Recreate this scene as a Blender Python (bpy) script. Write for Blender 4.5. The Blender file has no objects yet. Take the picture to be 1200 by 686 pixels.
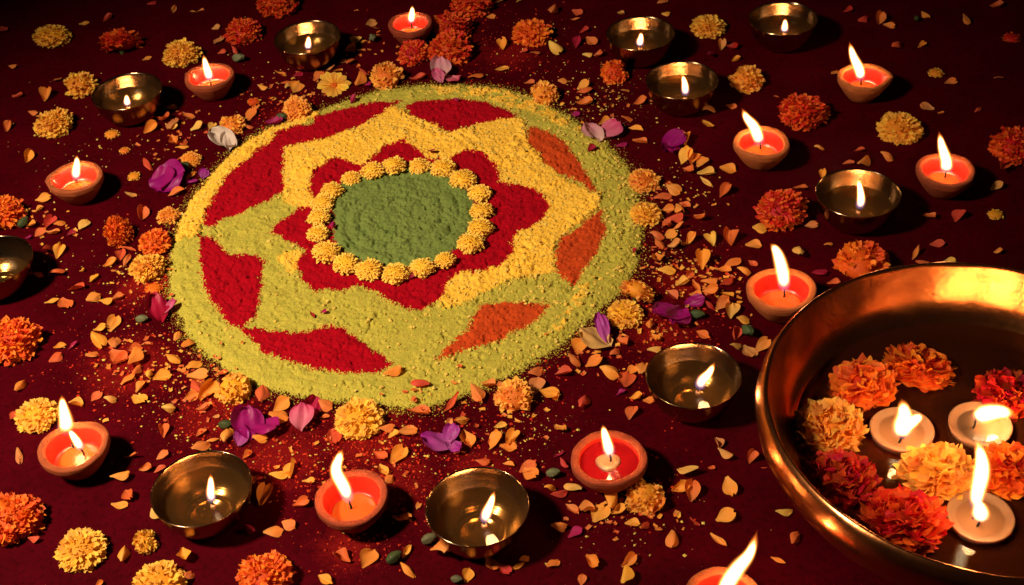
import bpy, math, random
import numpy as np
from mathutils import Vector, Matrix, Euler

random.seed(7)
rng = np.random.default_rng(7)
scene = bpy.context.scene
col = scene.collection

# ------------------------------------------------------------------ camera
PITCH, ROLL, FPX, CAMZ = math.radians(40.3), math.radians(-4.6), 1558.0, 1.018
fw = np.array([0, math.cos(PITCH), -math.sin(PITCH)])
up0 = np.array([0, math.sin(PITCH), math.cos(PITCH)])
rt0 = np.array([1.0, 0, 0])
CR = rt0 * math.cos(ROLL) + up0 * math.sin(ROLL)
CU = -rt0 * math.sin(ROLL) + up0 * math.cos(ROLL)
CAM = np.array([0, 0, CAMZ])
cd = bpy.data.cameras.new('camera')
cam = bpy.data.objects.new('camera', cd)
col.objects.link(cam)
cam.matrix_world = Matrix(((CR[0], CU[0], -fw[0], 0), (CR[1], CU[1], -fw[1], 0), (CR[2], CU[2], -fw[2], CAMZ), (0, 0, 0, 1)))
cd.sensor_width = 36
cd.lens = 36 * FPX / 1200
cd.clip_start, cd.clip_end = 0.02, 50
cd.dof.use_dof = True
cd.dof.focus_distance = 1.42
cd.dof.aperture_fstop = 20.0
scene.camera = cam

# ------------------------------------------------------------------ world and key light
w = bpy.data.worlds.new('World')
scene.world = w
w.use_nodes = True
w.node_tree.nodes['Background'].inputs[0].default_value = (0.9, 0.55, 0.35, 1)
w.node_tree.nodes['Background'].inputs[1].default_value = 0.012

KEY_POS, KEY_W, KEY_COL = Vector((-1.16, 0.62, 1.48)), 236.0, (1.0, 0.80, 0.54)
kl = bpy.data.lights.new('key_lamp', 'SPOT')
kl.energy, kl.color = KEY_W, KEY_COL
kl.spot_size, kl.spot_blend = math.radians(60), 1.0
kl.shadow_soft_size = 0.11
ko = bpy.data.objects.new('key_lamp', kl)
col.objects.link(ko)
ko.location = KEY_POS
KEY_AIM = Vector((-0.34, 1.17, 0.0))
ko.rotation_euler = (KEY_AIM - KEY_POS).to_track_quat('-Z', 'Y').to_euler()

scene.view_settings.view_transform = 'Standard'
scene.view_settings.look = 'None'
scene.view_settings.exposure = 0.0
scene.view_settings.gamma = 1.0
cy = scene.cycles
cy.use_denoising = True
cy.max_bounces = 8
cy.transparent_max_bounces = 40
cy.sample_clamp_indirect = 4.0
cy.caustics_reflective = False
cy.caustics_refractive = False
FLAME_W = 0.115

# ------------------------------------------------------------------ helpers
def ray(x, y):
    d = fw + CR * (x - 600) / FPX - CU * (y - 343) / FPX
    return d

def PX(x, y, z=0.0):
    """the point of the plane at height z that the photograph shows at (x, y)"""
    d = ray(x, y)
    s = (z - CAMZ) / d[2]
    return CAM + d * s

def PV(x, y, base):
    """the point at (x, y) on the upright plane through base that faces the camera"""
    d = ray(x, y)
    s = base[1] / d[1]
    return CAM + d * s

def depth(p):
    return float((np.asarray(p) - CAM) @ fw)

def mpp(p):
    return depth(p) / FPX

def mk(name, verts, faces, mat, parent=None, smooth=True, loc=(0, 0, 0), attrs=None):
    me = bpy.data.meshes.new(name)
    me.from_pydata([tuple(map(float, v)) for v in verts], [], [tuple(map(int, f)) for f in faces])
    if smooth:
        me.polygons.foreach_set('use_smooth', [True] * len(me.polygons))
    if attrs:
        for k, (typ, data) in attrs.items():
            a = me.attributes.new(k, typ, 'POINT')
            if typ == 'FLOAT':
                a.data.foreach_set('value', np.asarray(data, dtype=np.float32).ravel())
            else:
                a.data.foreach_set('color', np.asarray(data, dtype=np.float32).ravel())
    if mat is not None:
        me.materials.append(mat)
    me.update()
    o = bpy.data.objects.new(name, me)
    col.objects.link(o)
    o.location = loc
    if parent is not None:
        o.parent = parent
    return o

def inst(name, me, parent=None, mat=None):
    o = bpy.data.objects.new(name, me)
    col.objects.link(o)
    if parent is not None:
        o.parent = parent
    if mat is not None:
        o.material_slots[0].link = 'OBJECT'
        o.material_slots[0].material = mat
    return o

def empty(name, loc, label, cat, group=None):
    o = bpy.data.objects.new(name, None)
    o.empty_display_size = 0.01
    col.objects.link(o)
    o.location = tuple(map(float, loc))
    return tag(o, label, cat, group)

def tag(o, label=None, cat=None, group=None, kind=None):
    if label: o['label'] = label
    if cat: o['category'] = cat
    if group: o['group'] = group
    if kind: o['kind'] = kind
    return o

def lathe(prof, n=64, wob=None, closed=False):
    v, f = [], []
    m = len(prof)
    for i, (r, z) in enumerate(prof):
        for k in range(n):
            a = 2 * math.pi * k / n
            dr, dz = wob(a, i, r, z) if wob else (0, 0)
            v.append(((r + dr) * math.cos(a), (r + dr) * math.sin(a), z + dz))
    for i in range(m - 1):
        for k in range(n):
            k2 = (k + 1) % n
            f.append((i * n + k, i * n + k2, (i + 1) * n + k2, (i + 1) * n + k))
    if prof[0][0] > 1e-6 and closed:
        f.append(tuple(range(n))[::-1])
    if closed:
        f.append(tuple((m - 1) * n + k for k in range(n)))
    return v, f

def smoothstep(a, b, x):
    t = np.clip((x - a) / (b - a), 0, 1)
    return t * t * (3 - 2 * t)

def tube(pts, radii, n=8):
    v, f = [], []
    pts = [np.asarray(p, float) for p in pts]
    for i, p in enumerate(pts):
        t = pts[min(i + 1, len(pts) - 1)] - pts[max(i - 1, 0)]
        t = t / (np.linalg.norm(t) + 1e-9)
        a = np.cross(t, [0.3, 1, 0.1]); a /= np.linalg.norm(a)
        b = np.cross(t, a)
        for k in range(n):
            q = 2 * math.pi * k / n
            v.append(p + (a * math.cos(q) + b * math.sin(q)) * radii[i])
    for i in range(len(pts) - 1):
        for k in range(n):
            f.append((i * n + k, i * n + (k + 1) % n, (i + 1) * n + (k + 1) % n, (i + 1) * n + k))
    f.append(tuple(range(n))[::-1])
    f.append(tuple((len(pts) - 1) * n + k for k in range(n)))
    return v, f

# ------------------------------------------------------------------ materials
def newmat(name):
    m = bpy.data.materials.new(name)
    m.use_nodes = True
    nt = m.node_tree
    b = nt.nodes['Principled BSDF']
    return m, nt, b

def N(nt, typ, **kw):
    n = nt.nodes.new(typ)
    for k, v in kw.items():
        if k.startswith('i_'):
            key = k[2:]
            key = int(key) if key.isdigit() else key.replace('_', ' ')
            n.inputs[key].default_value = v
        else:
            setattr(n, k, v)
    return n

def ramp(nt, fac, stops):
    r = nt.nodes.new('ShaderNodeValToRGB')
    e = r.color_ramp.elements
    while len(e) < len(stops):
        e.new(0.5)
    for i, (p, c) in enumerate(stops):
        e[i].position = p
        e[i].color = tuple(c) + (1,) if len(c) == 3 else c
    nt.links.new(fac, r.inputs[0])
    return r.outputs[0]

def mixc(nt, fac, a, b, mode='MIX'):
    m = nt.nodes.new('ShaderNodeMix')
    m.data_type, m.blend_type = 'RGBA', mode
    for s, v in ((0, fac), (6, a), (7, b)):
        if hasattr(v, 'links') or hasattr(v, 'is_linked'):
            nt.links.new(v, m.inputs[s])
        elif s == 0:
            m.inputs[0].default_value = v
        else:
            m.inputs[s].default_value = tuple(v) + (1,) if len(v) == 3 else v
    return m.outputs[2]

def mathn(nt, op, a, b=None):
    m = nt.nodes.new('ShaderNodeMath')
    m.operation = op
    for s, v in ((0, a), (1, b)):
        if v is None: continue
        if hasattr(v, 'is_linked'):
            nt.links.new(v, m.inputs[s])
        else:
            m.inputs[s].default_value = v
    return m.outputs[0]

def noise(nt, scale, detail=4, rough=0.6, vec=None, dist=0.0):
    n = N(nt, 'ShaderNodeTexNoise', i_Scale=scale, i_Detail=detail, i_Roughness=rough, i_Distortion=dist)
    if vec is not None:
        nt.links.new(vec, n.inputs['Vector'])
    return n.outputs['Fac']

def objco(nt):
    return nt.nodes.new('ShaderNodeTexCoord').outputs['Object']

def bump(nt, b, h, strength, distance):
    n = N(nt, 'ShaderNodeBump', i_Strength=strength, i_Distance=distance)
    nt.links.new(h, n.inputs['Height'])
    nt.links.new(n.outputs[0], b.inputs['Normal'])

def powder_mat(name, c, c2, scale=820, bs=0.5):
    m, nt, b = newmat(name)
    co = objco(nt)
    f1 = noise(nt, 60, 3, 0.6, co)
    f2 = noise(nt, scale, 2, 0.7, co)
    base = mixc(nt, ramp(nt, f1, [(0.3, (0, 0, 0)), (0.7, (1, 1, 1))]), c, c2)
    sp = ramp(nt, f2, [(0.28, (0.50, 0.50, 0.50)), (0.52, (1.04, 1.04, 1.04))])
    base = mixc(nt, 1.0, base, sp, 'MULTIPLY')
    nt.links.new(base, b.inputs['Base Color'])
    b.inputs['Roughness'].default_value = 1.0
    b.inputs['Specular IOR Level'].default_value = 0.05
    bump(nt, b, f2, bs, 0.0012)
    return m

M = {}
M['lime'] = powder_mat('lime_powder', (0.41, 0.362, 0.052), (0.49, 0.40, 0.06))
M['gold'] = powder_mat('golden_powder', (0.90, 0.49, 0.045), (0.96, 0.56, 0.07), 1200)
M['red'] = powder_mat('red_powder', (0.32, 0.0018, 0.009), (0.37, 0.0024, 0.011))
M['orange'] = powder_mat('orange_powder', (0.46, 0.050, 0.010), (0.54, 0.062, 0.012))
M['green'] = powder_mat('green_powder', (0.145, 0.200, 0.048), (0.178, 0.226, 0.056))
M['grain_yellow'] = powder_mat('yellow_grain', (0.80, 0.52, 0.08), (0.72, 0.55, 0.14))
M['grain_red'] = powder_mat('red_grain', (0.48, 0.02, 0.012), (0.60, 0.05, 0.015))
M['grain_lime'] = powder_mat('lime_grain', (0.50, 0.46, 0.05), (0.62, 0.52, 0.08))

def floor_mat():
    m, nt, b = newmat('maroon_board')
    co = objco(nt)
    f1 = noise(nt, 14, 7, 0.7, co)
    f2 = noise(nt, 150, 5, 0.75, co)
    f3 = noise(nt, 900, 2, 0.6, co)
    c = mixc(nt, ramp(nt, f1, [(0.3, (0, 0, 0)), (0.7, (1, 1, 1))]), (0.040, 0.0003, 0.0024), (0.070, 0.0005, 0.0042))
    c = mixc(nt, ramp(nt, f2, [(0.34, (0.7, 0.7, 0.7)), (0.50, (0, 0, 0))]), c, (0.016, 0.0003, 0.0012))
    c = mixc(nt, ramp(nt, f3, [(0.60, (0, 0, 0)), (0.76, (0.4, 0.4, 0.4))]), c, (0.10, 0.002, 0.007))
    # red powder dust rubbed into the board around the rangoli
    acc = None
    for (x, y, r) in DUST:
        p = PX(x, y)
        d = N(nt, 'ShaderNodeVectorMath', operation='DISTANCE')
        nt.links.new(co, d.inputs[0])
        d.inputs[1].default_value = tuple(p)
        q = N(nt, 'ShaderNodeMapRange', interpolation_type='SMOOTHSTEP')
        nt.links.new(d.outputs['Value'], q.inputs[0])
        q.inputs[1].default_value, q.inputs[2].default_value = r, 0.0
        q.inputs[3].default_value, q.inputs[4].default_value = 0.0, 1.0
        acc = q.outputs[0] if acc is None else mathn(nt, 'MAXIMUM', acc, q.outputs[0])
    pat = noise(nt, 42, 6, 0.72, co)
    fine = noise(nt, 420, 3, 0.75, co)
    k = mathn(nt, 'ADD', mathn(nt, 'MULTIPLY', acc, 0.40), mathn(nt, 'ADD', mathn(nt, 'MULTIPLY', pat, 0.55), mathn(nt, 'MULTIPLY', fine, 0.55)))
    k = mathn(nt, 'MULTIPLY', ramp(nt, k, [(0.72, (0, 0, 0)), (0.98, (1, 1, 1))]), mathn(nt, 'MINIMUM', mathn(nt, 'MULTIPLY', acc, 3.0), 1.0))
    c = mixc(nt, mathn(nt, 'MULTIPLY', k, 0.48), c, (0.30, 0.010, 0.008))
    # pale scuffs
    sc = noise(nt, 22, 7, 0.8, co, 1.5)
    c = mixc(nt, ramp(nt, sc, [(0.66, (0, 0, 0)), (0.80, (0.12, 0.12, 0.12))]), c, (0.24, 0.12, 0.11))
    nt.links.new(c, b.inputs['Base Color'])
    nt.links.new(ramp(nt, f1, [(0.2, (0.50, 0.50, 0.50)), (0.8, (0.68, 0.68, 0.68))]), b.inputs['Roughness'])
    b.inputs['Specular IOR Level'].default_value = 0.02
    h = mathn(nt, 'ADD', mathn(nt, 'MULTIPLY', f2, 0.7), mathn(nt, 'MULTIPLY', f3, 0.35))
    bump(nt, b, h, 0.35, 0.002)
    return m

def brass_mat(name, c, rough, scratch=1.0, rings=0.0, dents=0.0):
    m, nt, b = newmat(name)
    co = objco(nt)
    f1 = noise(nt, 30, 5, 0.65, co)
    sep = nt.nodes.new('ShaderNodeSeparateXYZ'); nt.links.new(co, sep.inputs[0])
    l = mathn(nt, 'SQRT', mathn(nt, 'ADD', mathn(nt, 'MULTIPLY', sep.outputs[0], sep.outputs[0]), mathn(nt, 'MULTIPLY', sep.outputs[1], sep.outputs[1])))
    rv = nt.nodes.new('ShaderNodeCombineXYZ')
    nt.links.new(mathn(nt, 'MULTIPLY', l, 900.0), rv.inputs[0])
    nt.links.new(mathn(nt, 'MULTIPLY', sep.outputs[2], 1400.0), rv.inputs[1])
    f2 = noise(nt, 1.0, 2, 0.6, rv.outputs[0])
    base = mixc(nt, ramp(nt, f1, [(0.32, (0, 0, 0)), (0.7, (1, 1, 1))]), tuple(x * 0.86 for x in c), c)
    nt.links.new(base, b.inputs['Base Color'])
    b.inputs['Metallic'].default_value = 1.0
    st = N(nt, 'ShaderNodeTexNoise', i_Scale=140, i_Detail=3, i_Roughness=0.8, i_Distortion=4.0)
    nt.links.new(co, st.inputs['Vector'])
    r = mathn(nt, 'ADD', mathn(nt, 'MULTIPLY', f1, 0.10), mathn(nt, 'ADD', mathn(nt, 'MULTIPLY', st.outputs[0], 0.10 * scratch), rough - 0.10))
    nt.links.new(r, b.inputs['Roughness'])
    h = mathn(nt, 'ADD', mathn(nt, 'MULTIPLY', f2, rings), mathn(nt, 'MULTIPLY', st.outputs[0], 0.5 * scratch))
    if dents:
        h = mathn(nt, 'ADD', h, mathn(nt, 'MULTIPLY', noise(nt, 38, 3, 0.5, co, 0.5), dents))
    bump(nt, b, h, 0.14, 0.0006)
    return m
M['brass'] = brass_mat('brass', (0.46, 0.30, 0.17), 0.20, 0.15, 2.6)
M['urli_brass'] = brass_mat('urli_brass', (0.84, 0.295, 0.10), 0.25, 0.6, 0.8, 6.0)

def clay_mat():
    m, nt, b = newmat('clay')
    co = objco(nt)
    f1 = noise(nt, 60, 6, 0.7, co)
    f2 = noise(nt, 700, 3, 0.7, co)
    sep = nt.nodes.new('ShaderNodeSeparateXYZ'); nt.links.new(co, sep.inputs[0])
    rv = nt.nodes.new('ShaderNodeCombineXYZ')
    nt.links.new(mathn(nt, 'MULTIPLY', sep.outputs[2], 420.0), rv.inputs[2])
    f3 = noise(nt, 1.0, 2, 0.5, rv.outputs[0])
    c = mixc(nt, ramp(nt, f1, [(0.3, (0, 0, 0)), (0.7, (1, 1, 1))]), (0.27, 0.056, 0.021), (0.39, 0.092, 0.036))
    c = mixc(nt, ramp(nt, f2, [(0.62, (0, 0, 0)), (0.75, (0.6, 0.6, 0.6))]), c, (0.15, 0.030, 0.014))
    oi_ = nt.nodes.new('ShaderNodeObjectInfo')
    hv = nt.nodes.new('ShaderNodeHueSaturation')
    nt.links.new(c, hv.inputs['Color'])
    nt.links.new(mathn(nt, 'ADD', mathn(nt, 'MULTIPLY', oi_.outputs['Random'], 0.5), 0.75), hv.inputs['Value'])
    nt.links.new(mathn(nt, 'ADD', mathn(nt, 'MULTIPLY', oi_.outputs['Random'], 0.02), 0.49), hv.inputs['Hue'])
    soot = noise(nt, 34, 4, 0.6, co, 0.6)
    c = mixc(nt, ramp(nt, soot, [(0.60, (0, 0, 0)), (0.74, (0.55, 0.55, 0.55))]), hv.outputs[0], (0.06, 0.018, 0.010))
    nt.links.new(c, b.inputs['Base Color'])
    b.inputs['Roughness'].default_value = 0.9
    b.inputs['Specular IOR Level'].default_value = 0.06
    bump(nt, b, mathn(nt, 'ADD', f2, mathn(nt, 'MULTIPLY', f3, 2.0)), 0.8, 0.0014)
    return m
M['clay'] = clay_mat()

def wax_mat(name, c, rough, sss, scale=(1, 0.35, 0.15), rad=0.006, ior=1.44):
    m, nt, b = newmat(name)
    co = objco(nt)
    f1 = noise(nt, 90, 4, 0.6, co)
    cc = mixc(nt, ramp(nt, f1, [(0.3, (0, 0, 0)), (0.7, (1, 1, 1))]), tuple(x * 0.86 for x in c), c)
    nt.links.new(cc, b.inputs['Base Color'])
    b.inputs['Roughness'].default_value = rough
    b.inputs['Subsurface Weight'].default_value = sss
    b.inputs['Subsurface Radius'].default_value = scale
    b.inputs['Subsurface Scale'].default_value = rad
    bump(nt, b, f1, 0.12, 0.001)
    return m
M['red_wax'] = wax_mat('red_wax', (0.52, 0.018, 0.010), 0.30, 0.3)
M['orange_wax'] = wax_mat('orange_wax', (0.50, 0.105, 0.018), 0.16, 0.4)
M['dark_wax'] = wax_mat('dark_red_wax', (0.22, 0.004, 0.006), 0.10, 0.0)
M['white_wax'] = wax_mat('white_wax', (0.31, 0.16, 0.09), 0.32, 0.6, (1, 0.5, 0.3), 0.012)
m, nt, b = newmat('burnt_wick'); b.inputs['Base Color'].default_value = (0.012, 0.009, 0.008, 1); b.inputs['Roughness'].default_value = 0.9
M['wick'] = m

def flame_mat():
    m = bpy.data.materials.new('flame')
    m.use_nodes = True
    nt = m.node_tree
    nt.nodes.clear()
    out = nt.nodes.new('ShaderNodeOutputMaterial')
    at = N(nt, 'ShaderNodeAttribute', attribute_name='fire_tint')
    em = nt.nodes.new('ShaderNodeEmission')
    em.inputs['Strength'].default_value = 1.0
    nt.links.new(at.outputs['Color'], em.inputs['Color'])
    tr = nt.nodes.new('ShaderNodeBsdfTransparent')
    ad = nt.nodes.new('ShaderNodeAddShader')
    nt.links.new(em.outputs[0], ad.inputs[0]); nt.links.new(tr.outputs[0], ad.inputs[1])
    nt.links.new(ad.outputs[0], out.inputs['Surface'])
    return m
M['flame'] = flame_mat()

def liquid_mat(name, tint, ior, rough=0.02, ripple=0.0, murk=0.12, murk_c=(0.30, 0.15, 0.05)):
    m = bpy.data.materials.new(name)
    m.use_nodes = True
    nt = m.node_tree
    nt.nodes.clear()
    out = nt.nodes.new('ShaderNodeOutputMaterial')
    tr = nt.nodes.new('ShaderNodeBsdfTransparent'); tr.inputs[0].default_value = tint + (1,)
    gl = nt.nodes.new('ShaderNodeBsdfGlossy'); gl.inputs['Roughness'].default_value = rough
    fr = N(nt, 'ShaderNodeFresnel', i_IOR=ior)
    if ripple:
        bm = N(nt, 'ShaderNodeBump', i_Strength=ripple, i_Distance=0.002)
        nt.links.new(noise(nt, 25, 2, 0.5, objco(nt)), bm.inputs['Height'])
        nt.links.new(bm.outputs[0], gl.inputs['Normal']); nt.links.new(bm.outputs[0], fr.inputs['Normal'])
    mx = nt.nodes.new('ShaderNodeMixShader')
    df = nt.nodes.new('ShaderNodeBsdfDiffuse'); df.inputs[0].default_value = murk_c + (1,)
    m0 = nt.nodes.new('ShaderNodeMixShader'); m0.inputs[0].default_value = murk
    nt.links.new(tr.outputs[0], m0.inputs[1]); nt.links.new(df.outputs[0], m0.inputs[2])
    nt.links.new(fr.outputs[0], mx.inputs[0]); nt.links.new(m0.outputs[0], mx.inputs[1]); nt.links.new(gl.outputs[0], mx.inputs[2])
    nt.links.new(mx.outputs[0], out.inputs['Surface'])
    return m
M['oil'] = liquid_mat('lamp_oil', (0.88, 0.76, 0.52), 1.46, murk=0.05, murk_c=(0.42, 0.2, 0.06))
M['clear_wax'] = liquid_mat('melted_wax', (0.96, 0.90, 0.82), 1.44, murk=0.10, murk_c=(0.6, 0.36, 0.22))
M['water'] = liquid_mat('bowl_water', (0.66, 0.50, 0.36), 1.34, 0.03, 0.35, 0.09, (0.30, 0.065, 0.016))

def petal_mat(name, root, tip, var=0.12, transl=0.3, rough=0.6):
    """petals: deeper colour at the root, hue drifting from petal to petal"""
    m, nt, b = newmat(name)
    at = N(nt, 'ShaderNodeAttribute', attribute_name='along')
    rd = N(nt, 'ShaderNodeAttribute', attribute_name='pick')
    oi = nt.nodes.new('ShaderNodeObjectInfo')
    c = mixc(nt, at.outputs['Fac'], root, tip)
    f = mathn(nt, 'FRACT', mathn(nt, 'ADD', rd.outputs['Fac'], oi.outputs['Random']))
    hs = nt.nodes.new('ShaderNodeHueSaturation')
    nt.links.new(c, hs.inputs['Color'])
    nt.links.new(mathn(nt, 'ADD', mathn(nt, 'MULTIPLY', mathn(nt, 'SUBTRACT', f, 0.5), 0.10 * var / 0.12 * 0.35), 0.5), hs.inputs['Hue'])
    nt.links.new(mathn(nt, 'ADD', mathn(nt, 'MULTIPLY', f, 2.2 * var), 1 - 1.1 * var), hs.inputs['Value'])
    fine = noise(nt, 260, 3, 0.6, objco(nt))
    c2 = mixc(nt, 1.0, hs.outputs[0], ramp(nt, fine, [(0.3, (0.80, 0.80, 0.80)), (0.7, (1.08, 1.08, 1.08))]), 'MULTIPLY')
    nt.links.new(c2, b.inputs['Base Color'])
    b.inputs['Roughness'].default_value = rough
    b.inputs['Specular IOR Level'].default_value = 0.25
    t = nt.nodes.new('ShaderNodeBsdfTranslucent')
    nt.links.new(c2, t.inputs['Color'])
    mx = nt.nodes.new('ShaderNodeMixShader'); mx.inputs[0].default_value = transl
    out = nt.nodes['Material Output']
    nt.links.new(b.outputs[0], mx.inputs[1]); nt.links.new(t.outputs[0], mx.inputs[2])
    nt.links.new(mx.outputs[0], out.inputs['Surface'])
    return m
PM = {
    'orange': petal_mat('orange_marigold', (0.80, 0.10, 0.010), (0.95, 0.21, 0.022)),
    'deep': petal_mat('deep_orange_marigold', (0.60, 0.040, 0.007), (0.80, 0.10, 0.017)),
    'red': petal_mat('red_marigold', (0.40, 0.010, 0.004), (0.64, 0.028, 0.009)),
    'scarlet': petal_mat('scarlet_marigold', (0.58, 0.020, 0.005), (0.84, 0.062, 0.013)),
    'yellow': petal_mat('yellow_marigold', (0.92, 0.38, 0.025), (0.98, 0.57, 0.085)),
    'peach': petal_mat('peach_marigold', (0.92, 0.30, 0.025), (0.97, 0.47, 0.085)),
    'mini': petal_mat('small_yellow_marigold', (1.0, 0.56, 0.04), (1.0, 0.68, 0.12), 0.06, 0.15),
    'calyx': petal_mat('calyx', (0.06, 0.075, 0.02), (0.10, 0.12, 0.04)),
    'l_o': petal_mat('loose_orange_petal', (0.80, 0.22, 0.045), (0.92, 0.235, 0.038), 0.18),
    'l_y': petal_mat('loose_yellow_petal', (0.86, 0.34, 0.08), (0.94, 0.285, 0.045), 0.18),
    'l_p': petal_mat('loose_pale_petal', (0.80, 0.44, 0.12), (0.92, 0.40, 0.09), 0.18),
    'l_r': petal_mat('loose_russet_petal', (0.72, 0.15, 0.05), (0.82, 0.15, 0.045), 0.16),
    'l_m': petal_mat('loose_magenta_petal', (0.42, 0.02, 0.08), (0.52, 0.015, 0.13), 0.15),
    'l_c': petal_mat('loose_crimson_petal', (0.34, 0.012, 0.02), (0.46, 0.012, 0.035), 0.15),
    'magenta': petal_mat('magenta_petal', (0.30, 0.004, 0.15), (0.34, 0.008, 0.17), 0.1, 0.25, 0.45),
    'purple': petal_mat('purple_petal', (0.44, 0.10, 0.34), (0.36, 0.012, 0.30), 0.1, 0.25, 0.45),
    'crimson': petal_mat('crimson_petal', (0.34, 0.004, 0.03), (0.42, 0.006, 0.06), 0.1, 0.2, 0.45),
    'pink': petal_mat('pink_petal', (0.66, 0.20, 0.30), (0.62, 0.06, 0.20), 0.1, 0.25, 0.45),
    'lilac': petal_mat('lilac_petal', (0.68, 0.44, 0.40), (0.62, 0.22, 0.36), 0.1, 0.25, 0.45),
    'cream': petal_mat('cream_petal', (0.72, 0.55, 0.48), (0.74, 0.62, 0.56), 0.05, 0.3, 0.5),
    'buff': petal_mat('buff_petal', (0.72, 0.40, 0.14), (0.76, 0.44, 0.16), 0.05, 0.3, 0.5),
    'leaf': petal_mat('green_leaf', (0.06, 0.085, 0.03), (0.10, 0.14, 0.05), 0.15, 0.15),
    'dry': petal_mat('dull_bud', (0.16, 0.16, 0.08), (0.24, 0.22, 0.11), 0.15, 0.15),
}
DUST = [(330, 535, .10), (430, 515, .10), (250, 485, .09), (150, 430, .11), (190, 335, .06), (460, 570, .09), (600, 65, .09),
        (410, 640, .07), (335, 135, .06), (775, 390, .08), (560, 560, .08), (270, 560, .08), (540, 60, .08), (800, 330, .07), (160, 340, .06)]

# ------------------------------------------------------------------ the board everything stands on
fl = mk('floor', [(-3, -0.5, 0), (3, -0.5, 0), (3, 5, 0), (-3, 5, 0)], [(0, 1, 2, 3)], floor_mat(), smooth=False)
tag(fl, 'dark maroon matte surface dusted with red powder', None, None, 'structure')

# ------------------------------------------------------------------ rangoli
def P2(pts):
    return np.array([PX(x, y, 0.003)[:2] for x, y in pts])
OUT = P2([(196, 330), (200, 290), (210, 262), (222, 235), (245, 205), (270, 180), (290, 165), (315, 150), (345, 140), (380, 126), (420, 113), (450, 104), (490, 99), (540, 98), (590, 103), (625, 113), (665, 135), (700, 157), (730, 187), (746, 217), (752, 248), (751, 285), (740, 320), (716, 350), (690, 374), (668, 395), (640, 415), (600, 436), (560, 455), (520, 469), (485, 476), (455, 476), (425, 470), (385, 468), (340, 462), (300, 450), (265, 435), (240, 415), (222, 395), (208, 370), (199, 350)])
REG = {
    'green': P2([(388, 270), (388, 240), (400, 217), (430, 203), (470, 196), (510, 200), (540, 214), (555, 238), (555, 262), (542, 288), (512, 307), (480, 316), (440, 314), (410, 304), (393, 290)]),
    'flower': P2([(363, 222), (368, 203), (384, 192), (402, 190), (425, 196), (438, 187), (450, 173), (475, 167), (487, 176), (499, 188), (528, 188), (545, 179), (565, 183), (580, 195), (585, 216), (600, 219), (625, 222), (642, 240), (638, 258), (622, 268), (606, 273), (600, 284), (599, 300), (585, 315), (560, 321), (540, 318), (522, 335), (518, 350), (500, 362), (480, 365), (455, 355), (436, 340), (420, 335), (400, 342), (370, 342), (352, 332), (348, 310), (358, 297), (340, 285), (316, 275), (330, 258), (350, 245), (370, 243)]),
    'r1': P2([(238, 264), (248, 235), (262, 212), (280, 195), (300, 180), (312, 172), (325, 159), (345, 150), (366, 147), (367, 139), (400, 130), (430, 122), (472, 118), (458, 126), (430, 144), (395, 160), (358, 168), (333, 174), (331, 205), (333, 226), (300, 245), (270, 255), (245, 267)]),
    'r3': P2([(474, 124), (490, 119), (540, 117), (570, 121), (595, 131), (609, 139), (588, 142), (563, 145), (543, 152), (528, 157), (503, 145), (480, 138)]),
    'o1': P2([(617, 149), (630, 151), (650, 161), (665, 173), (680, 190), (689, 208), (700, 228), (690, 225), (675, 213), (653, 204), (640, 194), (630, 183), (620, 168)]),
    'o2': P2([(707, 248), (710, 268), (698, 300), (680, 325), (672, 337), (653, 326), (649, 298), (658, 278), (678, 270), (688, 258)]),
    'o3': P2([(508, 424), (525, 405), (545, 388), (563, 358), (585, 356), (620, 356), (645, 359), (630, 376), (605, 388), (585, 400), (558, 410), (537, 416)]),
    'r4': P2([(234, 278), (253, 281), (260, 295), (273, 300), (297, 300), (310, 309), (305, 328), (306, 348), (300, 373), (284, 385), (270, 384), (245, 353), (235, 323)]),
    'r5': P2([(274, 379), (284, 384), (318, 390), (350, 390), (375, 386), (400, 385), (413, 393), (430, 408), (461, 428), (443, 439), (400, 439), (363, 434), (330, 423), (308, 413)]),
}
GOLD = [(P2([(331, 172), (358, 168), (395, 158), (430, 142), (458, 120), (480, 137), (503, 144), (530, 156), (563, 144), (590, 140), (612, 141), (620, 168), (632, 186), (655, 207), (690, 226), (706, 230), (705, 246), (688, 256), (676, 268), (658, 276), (648, 296), (650, 322), (625, 327), (590, 335), (565, 345), (545, 360), (522, 364), (500, 350), (430, 250), (345, 244), (332, 236), (331, 205)]), 1.0),
        (P2([(202, 282), (212, 253), (240, 203), (280, 166), (330, 141), (372, 126), (376, 136), (330, 160), (312, 173), (280, 196), (262, 213), (248, 237), (238, 266), (234, 282)]), 0.9),
        (P2([(505, 99), (560, 99), (610, 108), (640, 122), (690, 150), (700, 168), (640, 143), (600, 128), (555, 116), (510, 114)]), 0.55),
        (P2([(650, 402), (690, 345), (700, 326), (684, 330), (668, 352), (645, 385)]), 0.5),
        (P2([(318, 302), (350, 293), (360, 300), (345, 325), (332, 317)]), 0.75)]

def inside_dist(poly, X, Y):
    """signed distance: positive inside"""
    ins = np.zeros(X.shape, bool)
    d2 = np.full(X.shape, 1e9)
    n = len(poly)
    for i in range(n):
        x1, y1 = poly[i]; x2, y2 = poly[(i + 1) % n]
        c = ((y1 > Y) != (y2 > Y)) & (X < (x2 - x1) * (Y - y1) / (y2 - y1 + 1e-12) + x1)
        ins ^= c
        ex, ey = x2 - x1, y2 - y1
        t = np.clip(((X - x1) * ex + (Y - y1) * ey) / (ex * ex + ey * ey + 1e-12), 0, 1)
        d2 = np.minimum(d2, (X - x1 - t * ex) ** 2 + (Y - y1 - t * ey) ** 2)
    d = np.sqrt(d2)
    return np.where(ins, d, -d)

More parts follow.
